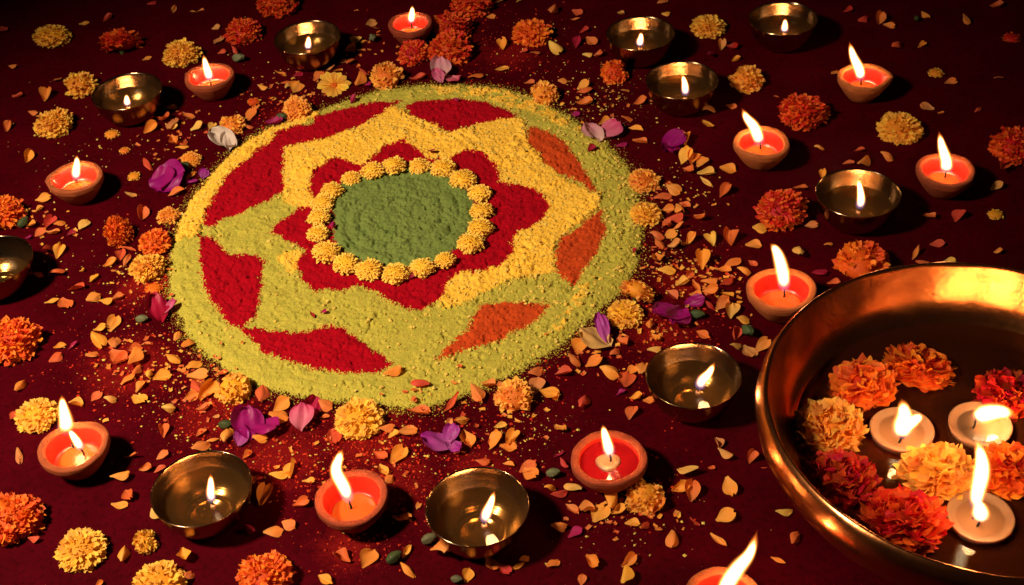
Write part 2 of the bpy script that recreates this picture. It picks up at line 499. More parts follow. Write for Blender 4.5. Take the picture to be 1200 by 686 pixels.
def vnoise(X, Y, s, seed):
    g = np.random.default_rng(seed).random((256, 256))
    u, v = X / s + 31.7, Y / s + 17.3
    i, j = np.floor(u).astype(int), np.floor(v).astype(int)
    a, b2 = u - i, v - j
    a, b2 = a * a * (3 - 2 * a), b2 * b2 * (3 - 2 * b2)
    i0, i1, j0, j1 = i % 256, (i + 1) % 256, j % 256, (j + 1) % 256
    return (g[i0, j0] * (1 - a) + g[i1, j0] * a) * (1 - b2) + (g[i0, j1] * (1 - a) + g[i1, j1] * a) * b2

def fbm(X, Y, s, seed, o=3):
    r, amp, tot = 0, 1, 0
    for k in range(o):
        r = r + amp * vnoise(X, Y, s / 2 ** k, seed + k); tot += amp; amp *= 0.55
    return r / tot

def lumps(X, Y, s, seed):
    """rounded clods: 1 at the middle of a clod, 0 in the gaps"""
    g = np.random.default_rng(seed).random((128, 128, 3))
    u, v = X / s + 40, Y / s + 40
    i, j = np.floor(u).astype(int), np.floor(v).astype(int)
    h = np.zeros(X.shape)
    for a in (-1, 0, 1):
        for b2 in (-1, 0, 1):
            q = g[(i + a) % 128, (j + b2) % 128]
            d2 = (u - i - a - q[..., 0]) ** 2 + (v - j - b2 - q[..., 1]) ** 2
            rad = 0.35 + 0.5 * q[..., 2]
            h = np.maximum(h, rad * np.sqrt(np.clip(1 - d2 / rad ** 2, 0, 1)))
    return h

CELL = 0.00105
lo, hi = OUT.min(0) - 0.012, OUT.max(0) + 0.012
nx, ny = int((hi[0] - lo[0]) / CELL), int((hi[1] - lo[1]) / CELL)
gx, gy = np.meshgrid(lo[0] + np.arange(nx) * CELL, lo[1] + np.arange(ny) * CELL, indexing='ij')
gx = gx + (rng.random(gx.shape) - 0.5) * CELL * 0.5
gy = gy + (rng.random(gy.shape) - 0.5) * CELL * 0.5
WXn = gx + (fbm(gx, gy, 0.016, 11) - 0.5) * 0.009 + (vnoise(gx, gy, 0.0025, 15) - 0.5) * 0.0045
WYn = gy + (fbm(gx, gy, 0.016, 21) - 0.5) * 0.009 + (vnoise(gx, gy, 0.0025, 25) - 0.5) * 0.0045
WXn = WXn + rng.standard_normal(gx.shape) * 0.0018
WYn = WYn + rng.standard_normal(gx.shape) * 0.0018
d_out = inside_dist(OUT, WXn, WYn)
order = ['flower', 'r1', 'r3', 'o1', 'o2', 'o3', 'r4', 'r5', 'green']
ids = np.where(d_out > 0, 1, 0)
gold_w = np.zeros(gx.shape)
for poly, wt in GOLD:
    dd = inside_dist(poly, WXn, WYn)
    gold_w = np.maximum(gold_w, wt * smoothstep(-0.006, 0.006, dd))
thr = 0.25 + 0.5 * fbm(gx, gy, 0.014, 31) + 0.25 * (vnoise(gx, gy, 0.003, 33) - 0.5)
ids = np.where((ids > 0) & (gold_w > thr), 2, ids)
dreg = {}
for k, nm in enumerate(order):
    dd = inside_dist(REG[nm], WXn, WYn)
    dreg[nm] = dd
    ids = np.where((dd > 0) & (ids > 0), 3 + k, ids)

gc0 = REG['green'].mean(0)
edge = smoothstep(0, 0.016, d_out)
H = 0.0006 + 0.0036 * edge
H = H + 0.0011 * (fbm(gx, gy, 0.030, 41) - 0.5) * edge * 2
chunk = smoothstep(0.42, 0.62, fbm(gx, gy, 0.030, 55))
ln = lumps(gx, gy, 0.0085, 51) * chunk * 0.75 + lumps(gx + 3.1, gy, 0.0042, 52) * (0.30 + 0.25 * chunk) + lumps(gx, gy + 2.2, 0.0024, 53) * 0.14
g_mask = smoothstep(-0.1, 0.25, gold_w - thr)
for nm in order:
    g_mask = g_mask * (1 - smoothstep(-0.001, 0.002, dreg[nm]))
H = H + g_mask * (0.0008 + 0.0050 * ln)
def fine(seed):
    """loose powder: grain, soft undulation, a few clods and cracks"""
    u = 0.0022 * (fbm(gx, gy, 0.018, seed, 4) - 0.5)
    g = 0.0007 * (fbm(gx, gy, 0.0030, seed + 10, 2) - 0.5)
    clod = lumps(gx, gy, 0.0055, seed + 20) * smoothstep(0.52, 0.70, fbm(gx, gy, 0.013, seed + 23))
    pit = smoothstep(0.60, 0.72, fbm(gx, gy, 0.0060, seed + 30, 2)) * smoothstep(0.42, 0.6, fbm(gx, gy, 0.022, seed + 33))
    return 0.7 * u + 1.8 * g + 0.0026 * clod - 0.0024 * pit
# lime: swept in broad strokes
ra = np.arctan2(gy - gc0[1], gx - gc0[0]); rr0 = np.hypot(gx - gc0[0], gy - gc0[1])
stroke = vnoise(ra * 0.045 + 1, rr0, 0.0062, 61) + 0.6 * vnoise(ra * 0.06 + 1, rr0, 0.0030, 62)
H = H + (1 - g_mask) * edge * (0.0011 * (stroke - 0.8) + fine(600))
for nm in ('flower', 'r1', 'r3', 'r4', 'r5', 'o1', 'o2', 'o3'):
    mk_ = smoothstep(-0.001, 0.006, dreg[nm])
    H = H + mk_ * (0.0010 + 0.5 * fine(700) + 0.0005 * (stroke - .8))
gc = REG['green'].mean(0)
dx, dy = gx - gc[0], gy - gc[1]
rr, aa = np.hypot(dx, dy), np.arctan2(dy, dx)
gm = smoothstep(0, 0.008, dreg['green'])
ph_ = rr / 0.0033 - aa * 1.0 + 2.0 * fbm(gx, gy, 0.06, 81)
sw = np.abs(np.sin(ph_ / 2)) ** 0.6
ridge = (sw - 0.6) * (0.25 + 0.75 * smoothstep(0.36, 0.60, fbm(gx + 5, gy, 0.040, 83))) * smoothstep(0.004, 0.014, rr)
H = H + gm * (0.0014 + 0.0040 * ridge + 0.4 * fine(800))
H = H + (rng.random(H.shape) - 0.5) * 0.0007
H = np.where(d_out > 0, np.maximum(H, 0.0004), 0.0002)

def rz(x, y):
    """height of the powder under a point"""
    i, j = int((x - lo[0]) / CELL), int((y - lo[1]) / CELL)
    if 0 <= i < nx and 0 <= j < ny and d_out[i, j] > 0:
        a = H[max(0, i - 4):i + 5, max(0, j - 4):j + 5]
        return float(a.max())
    return 0.0

rang = empty('rangoli', (float(gc[0]), float(gc[1]), 0), 'round rangoli of lime, golden, red, orange and green coloured powder', 'rangoli')
VTX = np.stack([gx - gc[0], gy - gc[1], H], -1).reshape(-1, 3)
c_id = ids[:-1, :-1]
idx = (np.arange(nx)[:, None] * ny + np.arange(ny)[None, :])
names = {1: ('powder_bed', 'lime', 'lime green powder bed and outer ring'), 2: ('golden_powder', 'gold', 'crumbly golden yellow powder'), 3: ('inner_flower', 'red', 'eight lobed flower of red powder'),
         4: ('outer_petal', 'red', 'crimson powder petal'), 5: ('outer_petal', 'red', 'crimson powder petal'), 6: ('outer_petal', 'orange', 'orange powder petal'), 7: ('outer_petal', 'orange', 'orange powder petal'),
         8: ('outer_petal', 'orange', 'orange powder petal'), 9: ('outer_petal', 'red', 'crimson powder petal'), 10: ('outer_petal', 'red', 'crimson powder petal'), 11: ('centre_disc', 'green', 'olive green powder centre with finger swirls')}
for k, (nm, mt, lb) in names.items():
    ii, jj = np.nonzero(c_id == k)
    ii, jj = ii[(ii < nx - 1)], jj[(ii < nx - 1)]
    q = np.stack([idx[ii, jj], idx[ii + 1, jj], idx[ii + 1, jj + 1], idx[ii, jj + 1]], -1)
    u, inv = np.unique(q, return_inverse=True)
    me = bpy.data.meshes.new(nm)
    vv, ff = VTX[u].astype(np.float32), inv.reshape(-1, 4)
    me.vertices.add(len(vv)); me.vertices.foreach_set('co', vv.ravel())
    me.loops.add(ff.size); me.loops.foreach_set('vertex_index', ff.ravel().astype(np.int32))
    me.polygons.add(len(ff)); me.polygons.foreach_set('loop_start', np.arange(0, ff.size, 4, dtype=np.int32))
    me.polygons.foreach_set('use_smooth', [True] * len(ff))
    me.materials.append(M[mt]); me.update(calc_edges=True)
    o = inst(nm, me, rang)
    o['label'] = lb
    if k <= 2: o['kind'] = 'stuff'

ICO_V = []
_p = (1 + 5 ** 0.5) / 2
ICO_V = np.array([(-1, _p, 0), (1, _p, 0), (-1, -_p, 0), (1, -_p, 0), (0, -1, _p), (0, 1, _p), (0, -1, -_p), (0, 1, -_p), (_p, 0, -1), (_p, 0, 1), (-_p, 0, -1), (-_p, 0, 1)]) / 1.9
ICO_F = np.array([(0, 11, 5), (0, 5, 1), (0, 1, 7), (0, 7, 10), (0, 10, 11), (1, 5, 9), (5, 11, 4), (11, 10, 2), (10, 7, 6), (7, 1, 8), (3, 9, 4), (3, 4, 2), (3, 2, 6), (3, 6, 8), (3, 8, 9), (4, 9, 5), (2, 4, 11), (6, 2, 10), (8, 6, 7), (9, 8, 1)])
OCT_V = np.array([(1, 0, 0), (-1, 0, 0), (0, 1, 0), (0, -1, 0), (0, 0, 1), (0, 0, -1)], float)
OCT_F = np.array([(0, 2, 4), (2, 1, 4), (1, 3, 4), (3, 0, 4), (2, 0, 5), (1, 2, 5), (3, 1, 5), (0, 3, 5)])

def grains(name, P, r, mat, parent=None, big=False, off=(0, 0, 0)):
    bv, bf = (ICO_V, ICO_F) if big else (OCT_V, OCT_F)
    n = len(P)
    ang = rng.random(n) * 6.283
    V = bv[None] * (1 + (rng.random((n, len(bv), 1)) - 0.5) * 0.9)
    ca, sa = np.cos(ang)[:, None], np.sin(ang)[:, None]
    V = np.stack([V[..., 0] * ca - V[..., 1] * sa, V[..., 0] * sa + V[..., 1] * ca, V[..., 2] * 0.8], -1)
    V = V * r[:, None, None] + P[:, None, :] - np.asarray(off)
    F = bf[None] + (np.arange(n) * len(bv))[:, None, None]
    me = bpy.data.meshes.new(name)
    vv, ff = V.reshape(-1, 3).astype(np.float32), F.reshape(-1, 3)
    me.vertices.add(len(vv)); me.vertices.foreach_set('co', vv.ravel())
    me.loops.add(ff.size); me.loops.foreach_set('vertex_index', ff.ravel().astype(np.int32))
    me.polygons.add(len(ff)); me.polygons.foreach_set('loop_start', np.arange(0, ff.size, 3, dtype=np.int32))
    me.polygons.foreach_set('use_smooth', [False] * len(ff))
    me.materials.append(mat); me.update(calc_edges=True)
    o = inst(name, me, parent)
    o.location = off if parent is None else (0, 0, 0)
    return o

# crumbs lying on the golden and lime powder
sel = np.argwhere((ids[:-1, :-1] == 2))
sel = sel[rng.integers(0, len(sel), 2600)]
x, y, z = gx[sel[:, 0], sel[:, 1]], gy[sel[:, 0], sel[:, 1]], H[sel[:, 0], sel[:, 1]]
r = 0.0006 + 0.0015 * rng.random(len(sel)) ** 3
o = grains('crumb_layer', np.stack([x, y, z + r * 0.35], -1), r, M['grain_yellow'], rang, True, (gc[0], gc[1], 0)); o['kind'] = 'stuff'
sel = np.argwhere((ids[:-1, :-1] == 1))
sel = sel[rng.integers(0, len(sel), 4200)]
x, y, z = gx[sel[:, 0], sel[:, 1]], gy[sel[:, 0], sel[:, 1]], H[sel[:, 0], sel[:, 1]]
keep = (x > gc[0] + 0.05 + 0.10 * rng.standard_normal(len(x))) | (rng.random(len(x)) < 0.12)
x, y, z = x[keep], y[keep], z[keep]
r = 0.0005 + 0.0022 * rng.random(len(x)) ** 5
o = grains('crumb_layer', np.stack([x, y, z + r * 0.4], -1), r, M['grain_yellow'], rang, True, (gc[0], gc[1], 0)); o['kind'] = 'stuff'
# grain fringe of the outer ring
k = rng.integers(0, len(OUT), 9000); tt = rng.random(9000)[:, None]
e = OUT[k] * (1 - tt) + OUT[(k + 1) % len(OUT)] * tt
dirn = e - OUT.mean(0); dirn /= np.linalg.norm(dirn, axis=1, keepdims=True)
e = e + dirn * (np.abs(rng.standard_normal((9000, 1))) * 0.009 - 0.004) + rng.standard_normal((9000, 2)) * 0.002
r = 0.0003 + 0.0007 * rng.random(9000) ** 3
o = grains('powder_fringe', np.column_stack([e, r * 0.5]), r, M['grain_lime'], rang, False, (gc[0], gc[1], 0)); o['kind'] = 'stuff'

def spill(name, spots, mat, rmax, label):
    P, R = [], []
    for (x, y, s, n) in spots:
        q = rng.standard_normal((n, 2)) * s * np.array([1, 0.7]) + (x, y)
        r = 0.00025 + rmax * rng.random(n) ** 4
        for (u, v), rr_ in zip(q, r):
            p = PX(u, v, 0)
            if inside_dist(OUT, np.array([p[0]]), np.array([p[1]]))[0] > -0.002:
                continue
            P.append((p[0], p[1], rr_ * 0.55)); R.append(rr_)
    o = grains(name, np.array(P), np.array(R), mat)
    return tag(o, label, 'powder', None, 'stuff')
spill('spilled_red_powder', [(330, 535, 45, 900), (430, 520, 50, 1100), (250, 480, 40, 700), (150, 425, 45, 700), (190, 335, 25, 350), (460, 565, 45, 600), (600, 65, 50, 700), (420, 640, 25, 260), (335, 135, 25, 500), (775, 390, 35, 600), (640, 400, 60, 300), (770, 440, 30, 200), (240, 300, 60, 200), (810, 320, 40, 300), (560, 500, 60, 400), (760, 560, 30, 120)],
      M['grain_red'], 0.0019, 'fine red powder grains spilled round the rangoli')
spill('spilled_yellow_powder', [(705, 120, 34, 420), (150, 330, 45, 260), (765, 305, 35, 300), (620, 500, 40, 220), (120, 170, 60, 220), (740, 610, 45, 130), (520, 540, 70, 200), (240, 500, 60, 220), (790, 220, 30, 140), (400, 520, 70, 300), (300, 110, 50, 160), (650, 70, 40, 80), (160, 430, 50, 160)],
      M['grain_yellow'], 0.0017, 'yellow powder grains sprinkled beyond the rangoli edge')

# ------------------------------------------------------------------ flames
def spine(ctrl, n):
    c = [np.asarray(p, float) for p in ctrl]
    c = [2 * c[0] - c[1]] + c + [2 * c[-1] - c[-2]]
    out = []
    seg = len(c) - 3
    for k in range(n):
        u = k / (n - 1) * seg
        i = min(int(u), seg - 1); t = u - i
        p0, p1, p2, p3 = c[i:i + 4]
        out.append(0.5 * (2 * p1 + (p2 - p0) * t + (2 * p0 - 5 * p1 + 4 * p2 - p3) * t * t + (3 * p1 - p0 - 3 * p2 + p3) * t ** 3))
    return out

def make_flame(parent, origin, ctrl_px, wpx, base3, power=1.0, fat=0.32, blunt=0.75, cool=0.16, at=0.45):
    """ctrl_px: the flame's middle line in the photograph, wick to tip"""
    pts = [np.asarray(base3)] + [PV(x, y, base3) for x, y in ctrl_px]
    R = wpx * mpp(base3) / 2
    n, m = 20, 14
    sp = spine(pts, n)
    V, F, C = [], [], []
    shells = [(1.14, (0.035, 0.008, 0.001)), (1.06, (0.08, 0.02, 0.003)), (0.98, (0.17, 0.048, 0.008)), (0.90, (0.32, 0.11, 0.024)), (0.81, (0.6, 0.27, 0.08)), (0.70, (1.2, 0.7, 0.28)), (0.56, (2.2, 1.6, 0.85)), (0.36, (2.8, 2.4, 1.5))]
    for si, (s, cc) in enumerate(shells):
        b0 = len(V)
        lo_t = 0.0 + 0.02 * si
        hi_t = 1.0 - 0.024 * si
        for i in range(n):
            t = lo_t + (hi_t - lo_t) * i / (n - 1)
            u = t * (n - 1); k = min(int(u), n - 2); p = sp[k] + (sp[k + 1] - sp[k]) * (u - k)
            tg = sp[k + 1] - sp[k]; tg = tg / (np.linalg.norm(tg) + 1e-9)
            prof = (0.45 + 0.55 * math.sin(min(t / fat, 1) * math.pi / 2)) * (1 - max(0, (t - fat) / (1 - fat)) ** 1.6) ** blunt
            ends = min(1, i / 2.0) ** 0.5 * min(1, (n - 1 - i) / 2.0) ** 0.5
            rad = R * s * prof * ends
            a = np.cross(tg, fw); a /= np.linalg.norm(a) + 1e-9
            b2 = np.cross(tg, a)
            for q in range(m):
                an = 2 * math.pi * q / m
                V.append(p + (a * math.cos(an) + b2 * math.sin(an)) * rad - np.asarray(origin))
                k1 = smoothstep(cool * 0.5, cool * 2.6, t)
                tipw = smoothstep(0.72, 1.0, t)
                c = np.array(cc) * (0.03 + 0.97 * k1)
                c = c * (1 - tipw * np.array([0.25, 0.55, 0.8]))
                c = c + np.array([0.03, 0.03, 0.09]) * (1 - k1) * 0.35
                C.append((*c, 1))
        for i in range(n - 1):
            for q in range(m):
                F.append((b0 + i * m + q, b0 + i * m + (q + 1) % m, b0 + (i + 1) * m + (q + 1) % m, b0 + (i + 1) * m + q))
    o = mk('flame', V, F, M['flame'], parent, True, (0, 0, 0), {'fire_tint': ('FLOAT_COLOR', C)})
    ld = bpy.data.lights.new('flame_light', 'POINT')
    ld.energy, ld.color, ld.shadow_soft_size = FLAME_W * power, (1.0, 0.50, 0.17), 0.006
    lo_ = bpy.data.objects.new('flame_light', ld)
    col.objects.link(lo_)
    lo_.parent = parent
    mid = sp[int(n * at)]
    lo_.location = tuple(mid - np.asarray(origin))
    return o

def make_wick(parent, origin, foot, base3, lean=(0, 0, 0)):
    a, b2 = np.asarray(foot), np.asarray(base3)
    top = b2 + np.array([0, 0, 0.0045]) + np.asarray(lean)
    mid = (a + b2) / 2 + np.array([0.0008, 0, 0])
    v, f = tube([a - np.asarray(origin), mid - np.asarray(origin), b2 - np.asarray(origin), top - np.asarray(origin)], [0.0011, 0.001, 0.001, 0.0007], 7)
    return mk('wick', v, f, M['wick'], parent)

# ------------------------------------------------------------------ clay lamps
def clay_lamp(cx, cy_, label, flames, R=0.0362, Hh=0.034, fill='orange', spout=None, seed=0, bowl_in=0.0):
    c = PX(cx, cy_, Hh)
    root = empty('clay_lamp', (c[0], c[1], 0), label, 'oil lamp', 'clay lamps set round the rangoli')
    org = np.array([c[0], c[1], 0])
    rg = random.Random(seed)
    ph = [rg.random() * 6.28 for _ in range(4)]
    ri, zi = R - 0.0062, Hh
    def wob(a, i, r, z):
        k = z / Hh
        d = r * (0.018 * math.sin(2 * a + ph[0]) + 0.012 * math.sin(3 * a + ph[1]) + 0.005 * math.sin(9 * a + ph[2]) + 0.003 * math.sin(17 * a + ph[3] + 40 * z))
        dz = 0.0009 * k * math.sin(2 * a + ph[3]) + 0.0003 * k * math.sin(7 * a + ph[0])
        if spout is not None and r > 0.02:
            da = (a - math.radians(spout) + math.pi) % (2 * math.pi) - math.pi
            e = math.exp(-(da / 0.26) ** 2) * smoothstep(0.5, 1.0, k)
            d += 0.0055 * e; dz -= 0.0038 * math.exp(-(da / 0.13) ** 2) * smoothstep(0.8, 1, k)
        return d, dz
    prof = [(0.0, 0.0), (R * .46, 0.0), (R * .53, 0.0012), (R * .62, Hh * .16), (R * .76, Hh * .36), (R * .87, Hh * .55), (R * .93, Hh * .66), (R * .945, Hh * .70), (R * .975, Hh * .73), (R * .995, Hh * .80), (R, Hh * .91), (R * .998, Hh * .965),
            (R * .985, Hh * .995), (R * .96, Hh * 1.005), (R * .87, Hh * 1.0), (R * .82, Hh * .985), (R * .795, Hh * .955), (R * .78, Hh * .92)]
    v, f = lathe(prof, 72, wob)
    mk('clay_cup', v, f, M['clay'], root)
    zf = Hh * (0.80 if fill == 'dark' else 0.34)
    lin = [(R * .783, Hh * .925), (R * .772, Hh * .86), (R * .75, Hh * .66), (R * .70, Hh * .45), (R * .65, Hh * .33), (R * .3, Hh * .30), (0.0, Hh * .30)]
    v, f = lathe(lin, 64, wob)
    mk('wax_lining', v, f, M['red_wax'], root)
    if fill == 'dark':
        v, f = lathe([(R * .765, zf), (R * .5, zf - 0.0003), (0.0, zf - 0.0004)], 64, wob)
        pool = mk('wax_pool', v, f, M['dark_wax'], root)
        b3 = PX(*flames[0]['base'], zf + 0.006)
        # a lump of unmelted white candle standing in the pool
        v, f = [], []
        lp = lathe([(0.0118, zf - 0.004), (0.0122, zf), (0.0112, zf + 0.0016), (0.008, zf + 0.0022), (0.004, zf + 0.0012), (0.0, zf + 0.0010)], 36,
                   lambda a, i, r, z: (r * (0.13 * math.sin(a + 0.6) + 0.07 * math.sin(3 * a)), 0))
        off = b3 - org + np.array([-0.003, -0.0035, 0]); off[2] = 0
        v = [np.asarray(q) + off for q in lp[0]]
        mk('candle_stub', v, lp[1], M['white_wax'], root)
    else:
        v, f = lathe([(R * .63, Hh * .315), (R * .625, Hh * .345), (R * .58, zf + 0.0004), (R * .3, zf), (0.0, zf - 0.0003)], 56, lambda a, i, r, z: (r * 0.03 * math.sin(2 * a + ph[1]), 0))
        pool = mk('wax_pool', v, f, M['orange_wax'], root)
    for fl_ in flames:
        hz = fl_.get('hz', 0.0065)
        b3 = PX(*fl_['base'], zf + hz)
        foot = np.array([b3[0] + fl_.get('fx', 0.0), b3[1], zf - 0.001])
        rl = math.hypot(foot[0] - org[0], foot[1] - org[1])
        if rl > R * 0.55:
            foot[:2] = org[:2] + (foot[:2] - org[:2]) * (R * 0.55 / rl)
        make_wick(pool, org, foot, b3, fl_.get('lean', (0, 0, 0)))
        make_flame(root, org, fl_['line'], fl_['w'], b3, fl_.get('p', 1.0), fl_.get('fat', 0.32), fl_.get('blunt', 0.75), fl_.get('cool', 0.16))
    return root

clay_lamp(86, 522, 'clay lamp with two flames beside a yellow marigold head', [
    dict(base=(96, 528), line=[(91, 519), (85, 510), (80, 503)], w=11, lean=(-.002, 0, 0), p=.6),
    dict(base=(78, 507), line=[(77, 494), (74, 478), (72, 462)], w=19, hz=0.012, cool=0.10, fat=0.12, p=0.6)], seed=1)
clay_lamp(411.5, 582, 'clay lamp with tall S-shaped flame below the rangoli edge', [dict(base=(410, 591), line=[(404, 573), (394, 553), (397, 538), (402, 525)], w=17, cool=0.12, p=1.2)], seed=2)
clay_lamp(713.7, 536, 'clay lamp filled with dark red wax round a white candle stub', [dict(base=(715, 535), line=[(713, 525), (709, 510), (706, 497)], w=14, hz=0.008)], fill='dark', R=0.0375, seed=3)
clay_lamp(915.7, 338, 'clay lamp standing against the large brass bowl', [dict(base=(919, 343), line=[(918, 325), (914, 306), (909, 293), (902, 285)], w=17, cool=0.10, p=1.1)], R=0.0385, Hh=0.036, seed=4)
clay_lamp(892.5, 166, 'clay lamp whose flame leans out over its rim in a thin point', [dict(base=(891, 170), line=[(888, 160), (883, 148), (875, 138), (869, 126)], w=15, cool=0.10)], seed=5)
clay_lamp(1108.5, 198, 'clay lamp with slanted wick between yellow marigold and red marigold heads', [dict(base=(1108, 203), line=[(1109, 190), (1104, 172), (1100, 153)], w=15, cool=0.10, fat=0.25, lean=(.003, 0, 0.002))], seed=6)
clay_lamp(1012, 89, 'clay lamp with a chipped pouring notch in its rim', [dict(base=(1009, 95), line=[(1007, 82), (1000, 66), (995, 48)], w=13, cool=0.10)], R=0.0345, spout=-6, seed=7)
clay_lamp(245, 88.5, 'clay lamp with short flame touching a yellow marigold head', [dict(base=(246, 95), line=[(244, 86), (241, 76), (238, 63)], w=11)], R=0.0355, spout=150, seed=8)
clay_lamp(87.5, 207, 'clay lamp with pinched spout notch and upright flame', [dict(base=(89, 211), line=[(89, 202), (90, 192), (90, 181)], w=11)], R=0.0362, spout=176, seed=9)
clay_lamp(480.5, 26, 'clay lamp touching a clump of red marigold heads', [dict(base=(482, 28), line=[(482, 21), (483, 14), (483, 6)], w=9)], R=0.0338, seed=10)
clay_lamp(849, 702, 'clay lamp with long flame blown aside near the large bowl', [dict(base=(845, 702), line=[(851, 687), (864, 667), (879, 648), (888, 620)], w=21, cool=0.05, p=1.2)], seed=11)

# ------------------------------------------------------------------ small brass bowls
def brass_bowl(cx, cy_, label, flame, R=0.050, Hh=0.042, level=0.52, seed=0):
    c = PX(cx, cy_, Hh)
    root = empty('brass_bowl', (c[0], c[1], 0), label, 'bowl', 'brass oil bowls round the rangoli')
    org = np.array([c[0], c[1], 0])
    t = 0.0011
    shape = [(0.0, 0.0), (0.50, 0.0), (0.58, 0.03), (0.69, 0.12), (0.80, 0.28), (0.885, 0.48), (0.94, 0.68), (0.975, 0.86), (0.994, 0.965), (1.0, 1.0)]
    prof = [(r * R, z * Hh) for r, z in shape] + [(R - t * .3, Hh + t * .5), (R - t, Hh - t * .2)]
    inner = [(max(0, r * R - t * 1.2), z * Hh + t * (1.5 if z < 0.2 else 0.4)) for r, z in shape[::-1][1:]]
    prof += inner[:-2] + [(R * .50, t * 1.4), (R * .40, t * 1.3), (R * .394, t * 1.9), (R * .38, t * 1.9), (R * .374, t * 1.3), (R * .12, t * 1.3), (0.0, t * 1.3)]
    v, f = lathe(prof, 96)
    mk('bowl_shell', v, f, M['brass'], root)
    zl = Hh * level
    rl = np.interp(level, [s[1] for s in shape[1:]], [s[0] for s in shape[1:]]) * R - t * 1.3
    v, f = lathe([(rl + 0.0004, zl + 0.0007), (rl - 0.0008, zl + 0.0001), (rl * .6, zl), (rl * .2, zl), (0.0, zl)], 72)
    mk('oil', v, f, M['oil'], root)
    if flame:
        b3 = PX(*flame['base'], zl + 0.004)
        # floating wick holder: a glass bead and a short wick
        v, f = lathe([(0.0, zl - 0.0035), (0.0022, zl - 0.003), (0.0032, zl - 0.0008), (0.0026, zl + 0.0014), (0.0012, zl + 0.002), (0.0, zl + 0.002)], 20)
        v = [np.asarray(q) + np.array([b3[0] - org[0], b3[1] - org[1], 0]) for q in v]
        wf = mk('wick_float', v, f, M['white_wax'], root)
        make_wick(wf, org, np.array([b3[0], b3[1], zl - 0.001]), b3, flame.get('lean', (0, 0, 0)))
        make_flame(root, org, flame['line'], flame['w'], b3, flame.get('p', 0.7), flame.get('fat', 0.3), 0.7, 0.18)
    return root

brass_bowl(235.8, 572, 'brass oil bowl with upright flame next to the magenta petal with green bud', dict(base=(249, 590), line=[(247, 578), (247, 567), (246.8, 555)], w=11, lean=(-.003, 0, .001)), level=.56)
brass_bowl(812.6, 439.5, 'brass oil bowl with tilted flame against the purple folded petal', dict(base=(818, 457), line=[(823, 446), (831, 437), (838, 424)], w=13), level=.50)
brass_bowl(1005.6, 226, 'brass oil bowl beside a deep orange marigold head and clay lamp', dict(base=(1006, 246), line=[(1009, 235), (1008, 222), (1005, 207)], w=10.5, lean=(.003, 0, .001)), R=.0505, level=.5)
brass_bowl(799.1, 93.8, 'brass oil bowl overlapping another brass bowl, small bright flame', dict(base=(803, 113), line=[(803, 104), (802, 96), (799, 86)], w=9.5), level=.55)
brass_bowl(148.5, 107, 'brass oil bowl between yellow marigold heads, very short flame', dict(base=(150, 124), line=[(149, 120), (148.5, 116), (148, 110)], w=8.5), level=.55)
brass_bowl(750.5, 39, 'brass oil bowl behind another bowl beside half opened small marigold', dict(base=(750, 55), line=[(750, 49), (751, 44), (751, 37)], w=9), level=.55)
brass_bowl(360, 43.5, 'brass oil bowl above the open daisy, holding a short flame', dict(base=(361, 58), line=[(361, 53), (361.5, 48), (361.5, 41)], w=8.5), level=.55)
brass_bowl(559, 593, 'brass oil bowl with bright polished inside and leaning flame below purple petal', dict(base=(567, 613), line=[(570, 602), (575, 590), (580, 574)], w=13, p=.9), level=.46)
brass_bowl(918, 21.5, 'brass oil bowl standing apart beyond the yellow marigold heads', dict(base=(919.5, 38), line=[(919.5, 33), (920, 28), (920, 21)], w=9), level=.55)
brass_bowl(-11, 306, 'unlit dull brass bowl beside orange marigold heads', None, level=.35)

# ------------------------------------------------------------------ large brass bowl of water
UH, UR = 0.108, 0.2044
uc = PX(1158.4, 470.5, UH)
UC = np.array([uc[0], uc[1], 0])
urli = empty('large_brass_bowl', (uc[0], uc[1], 0), 'large wide brass bowl of water with floating candles and marigolds', 'bowl')
WL = 0.050
shape_o = [(0.0, 0.0), (.10, 0.0), (.122, .003), (.155, .016), (.184, .036), (.203, .058), (.2125, .076), (.2145, .087), (.213, .096), (.2095, .103), (.2062, UH + .0003), (.2046, UH + .0008), (.2034, UH), (.2024, .1045), (.2002, .097), (.1963, .084), (.1915, .070), (.186, .060), (.1795, .0535), (.1725, WL), (.158, .030), (.136, .015), (.11, .0065), (.06, .0055), (0.0, .0055)]
v, f = lathe(shape_o, 160, lambda a, i, r, z: (r * 0.002 * math.sin(3 * a + 1) + 0.00035 * math.sin(17 * a + 9 * z * 60), 0))
mk('bowl_shell', v, f, M['urli_brass'], urli)
v, f = lathe([(.1731, WL + .0010), (.1716, WL + .0001), (.15, WL), (.10, WL), (.05, WL), (0.0, WL)], 120)
mk('water', v, f, M['water'], urli)

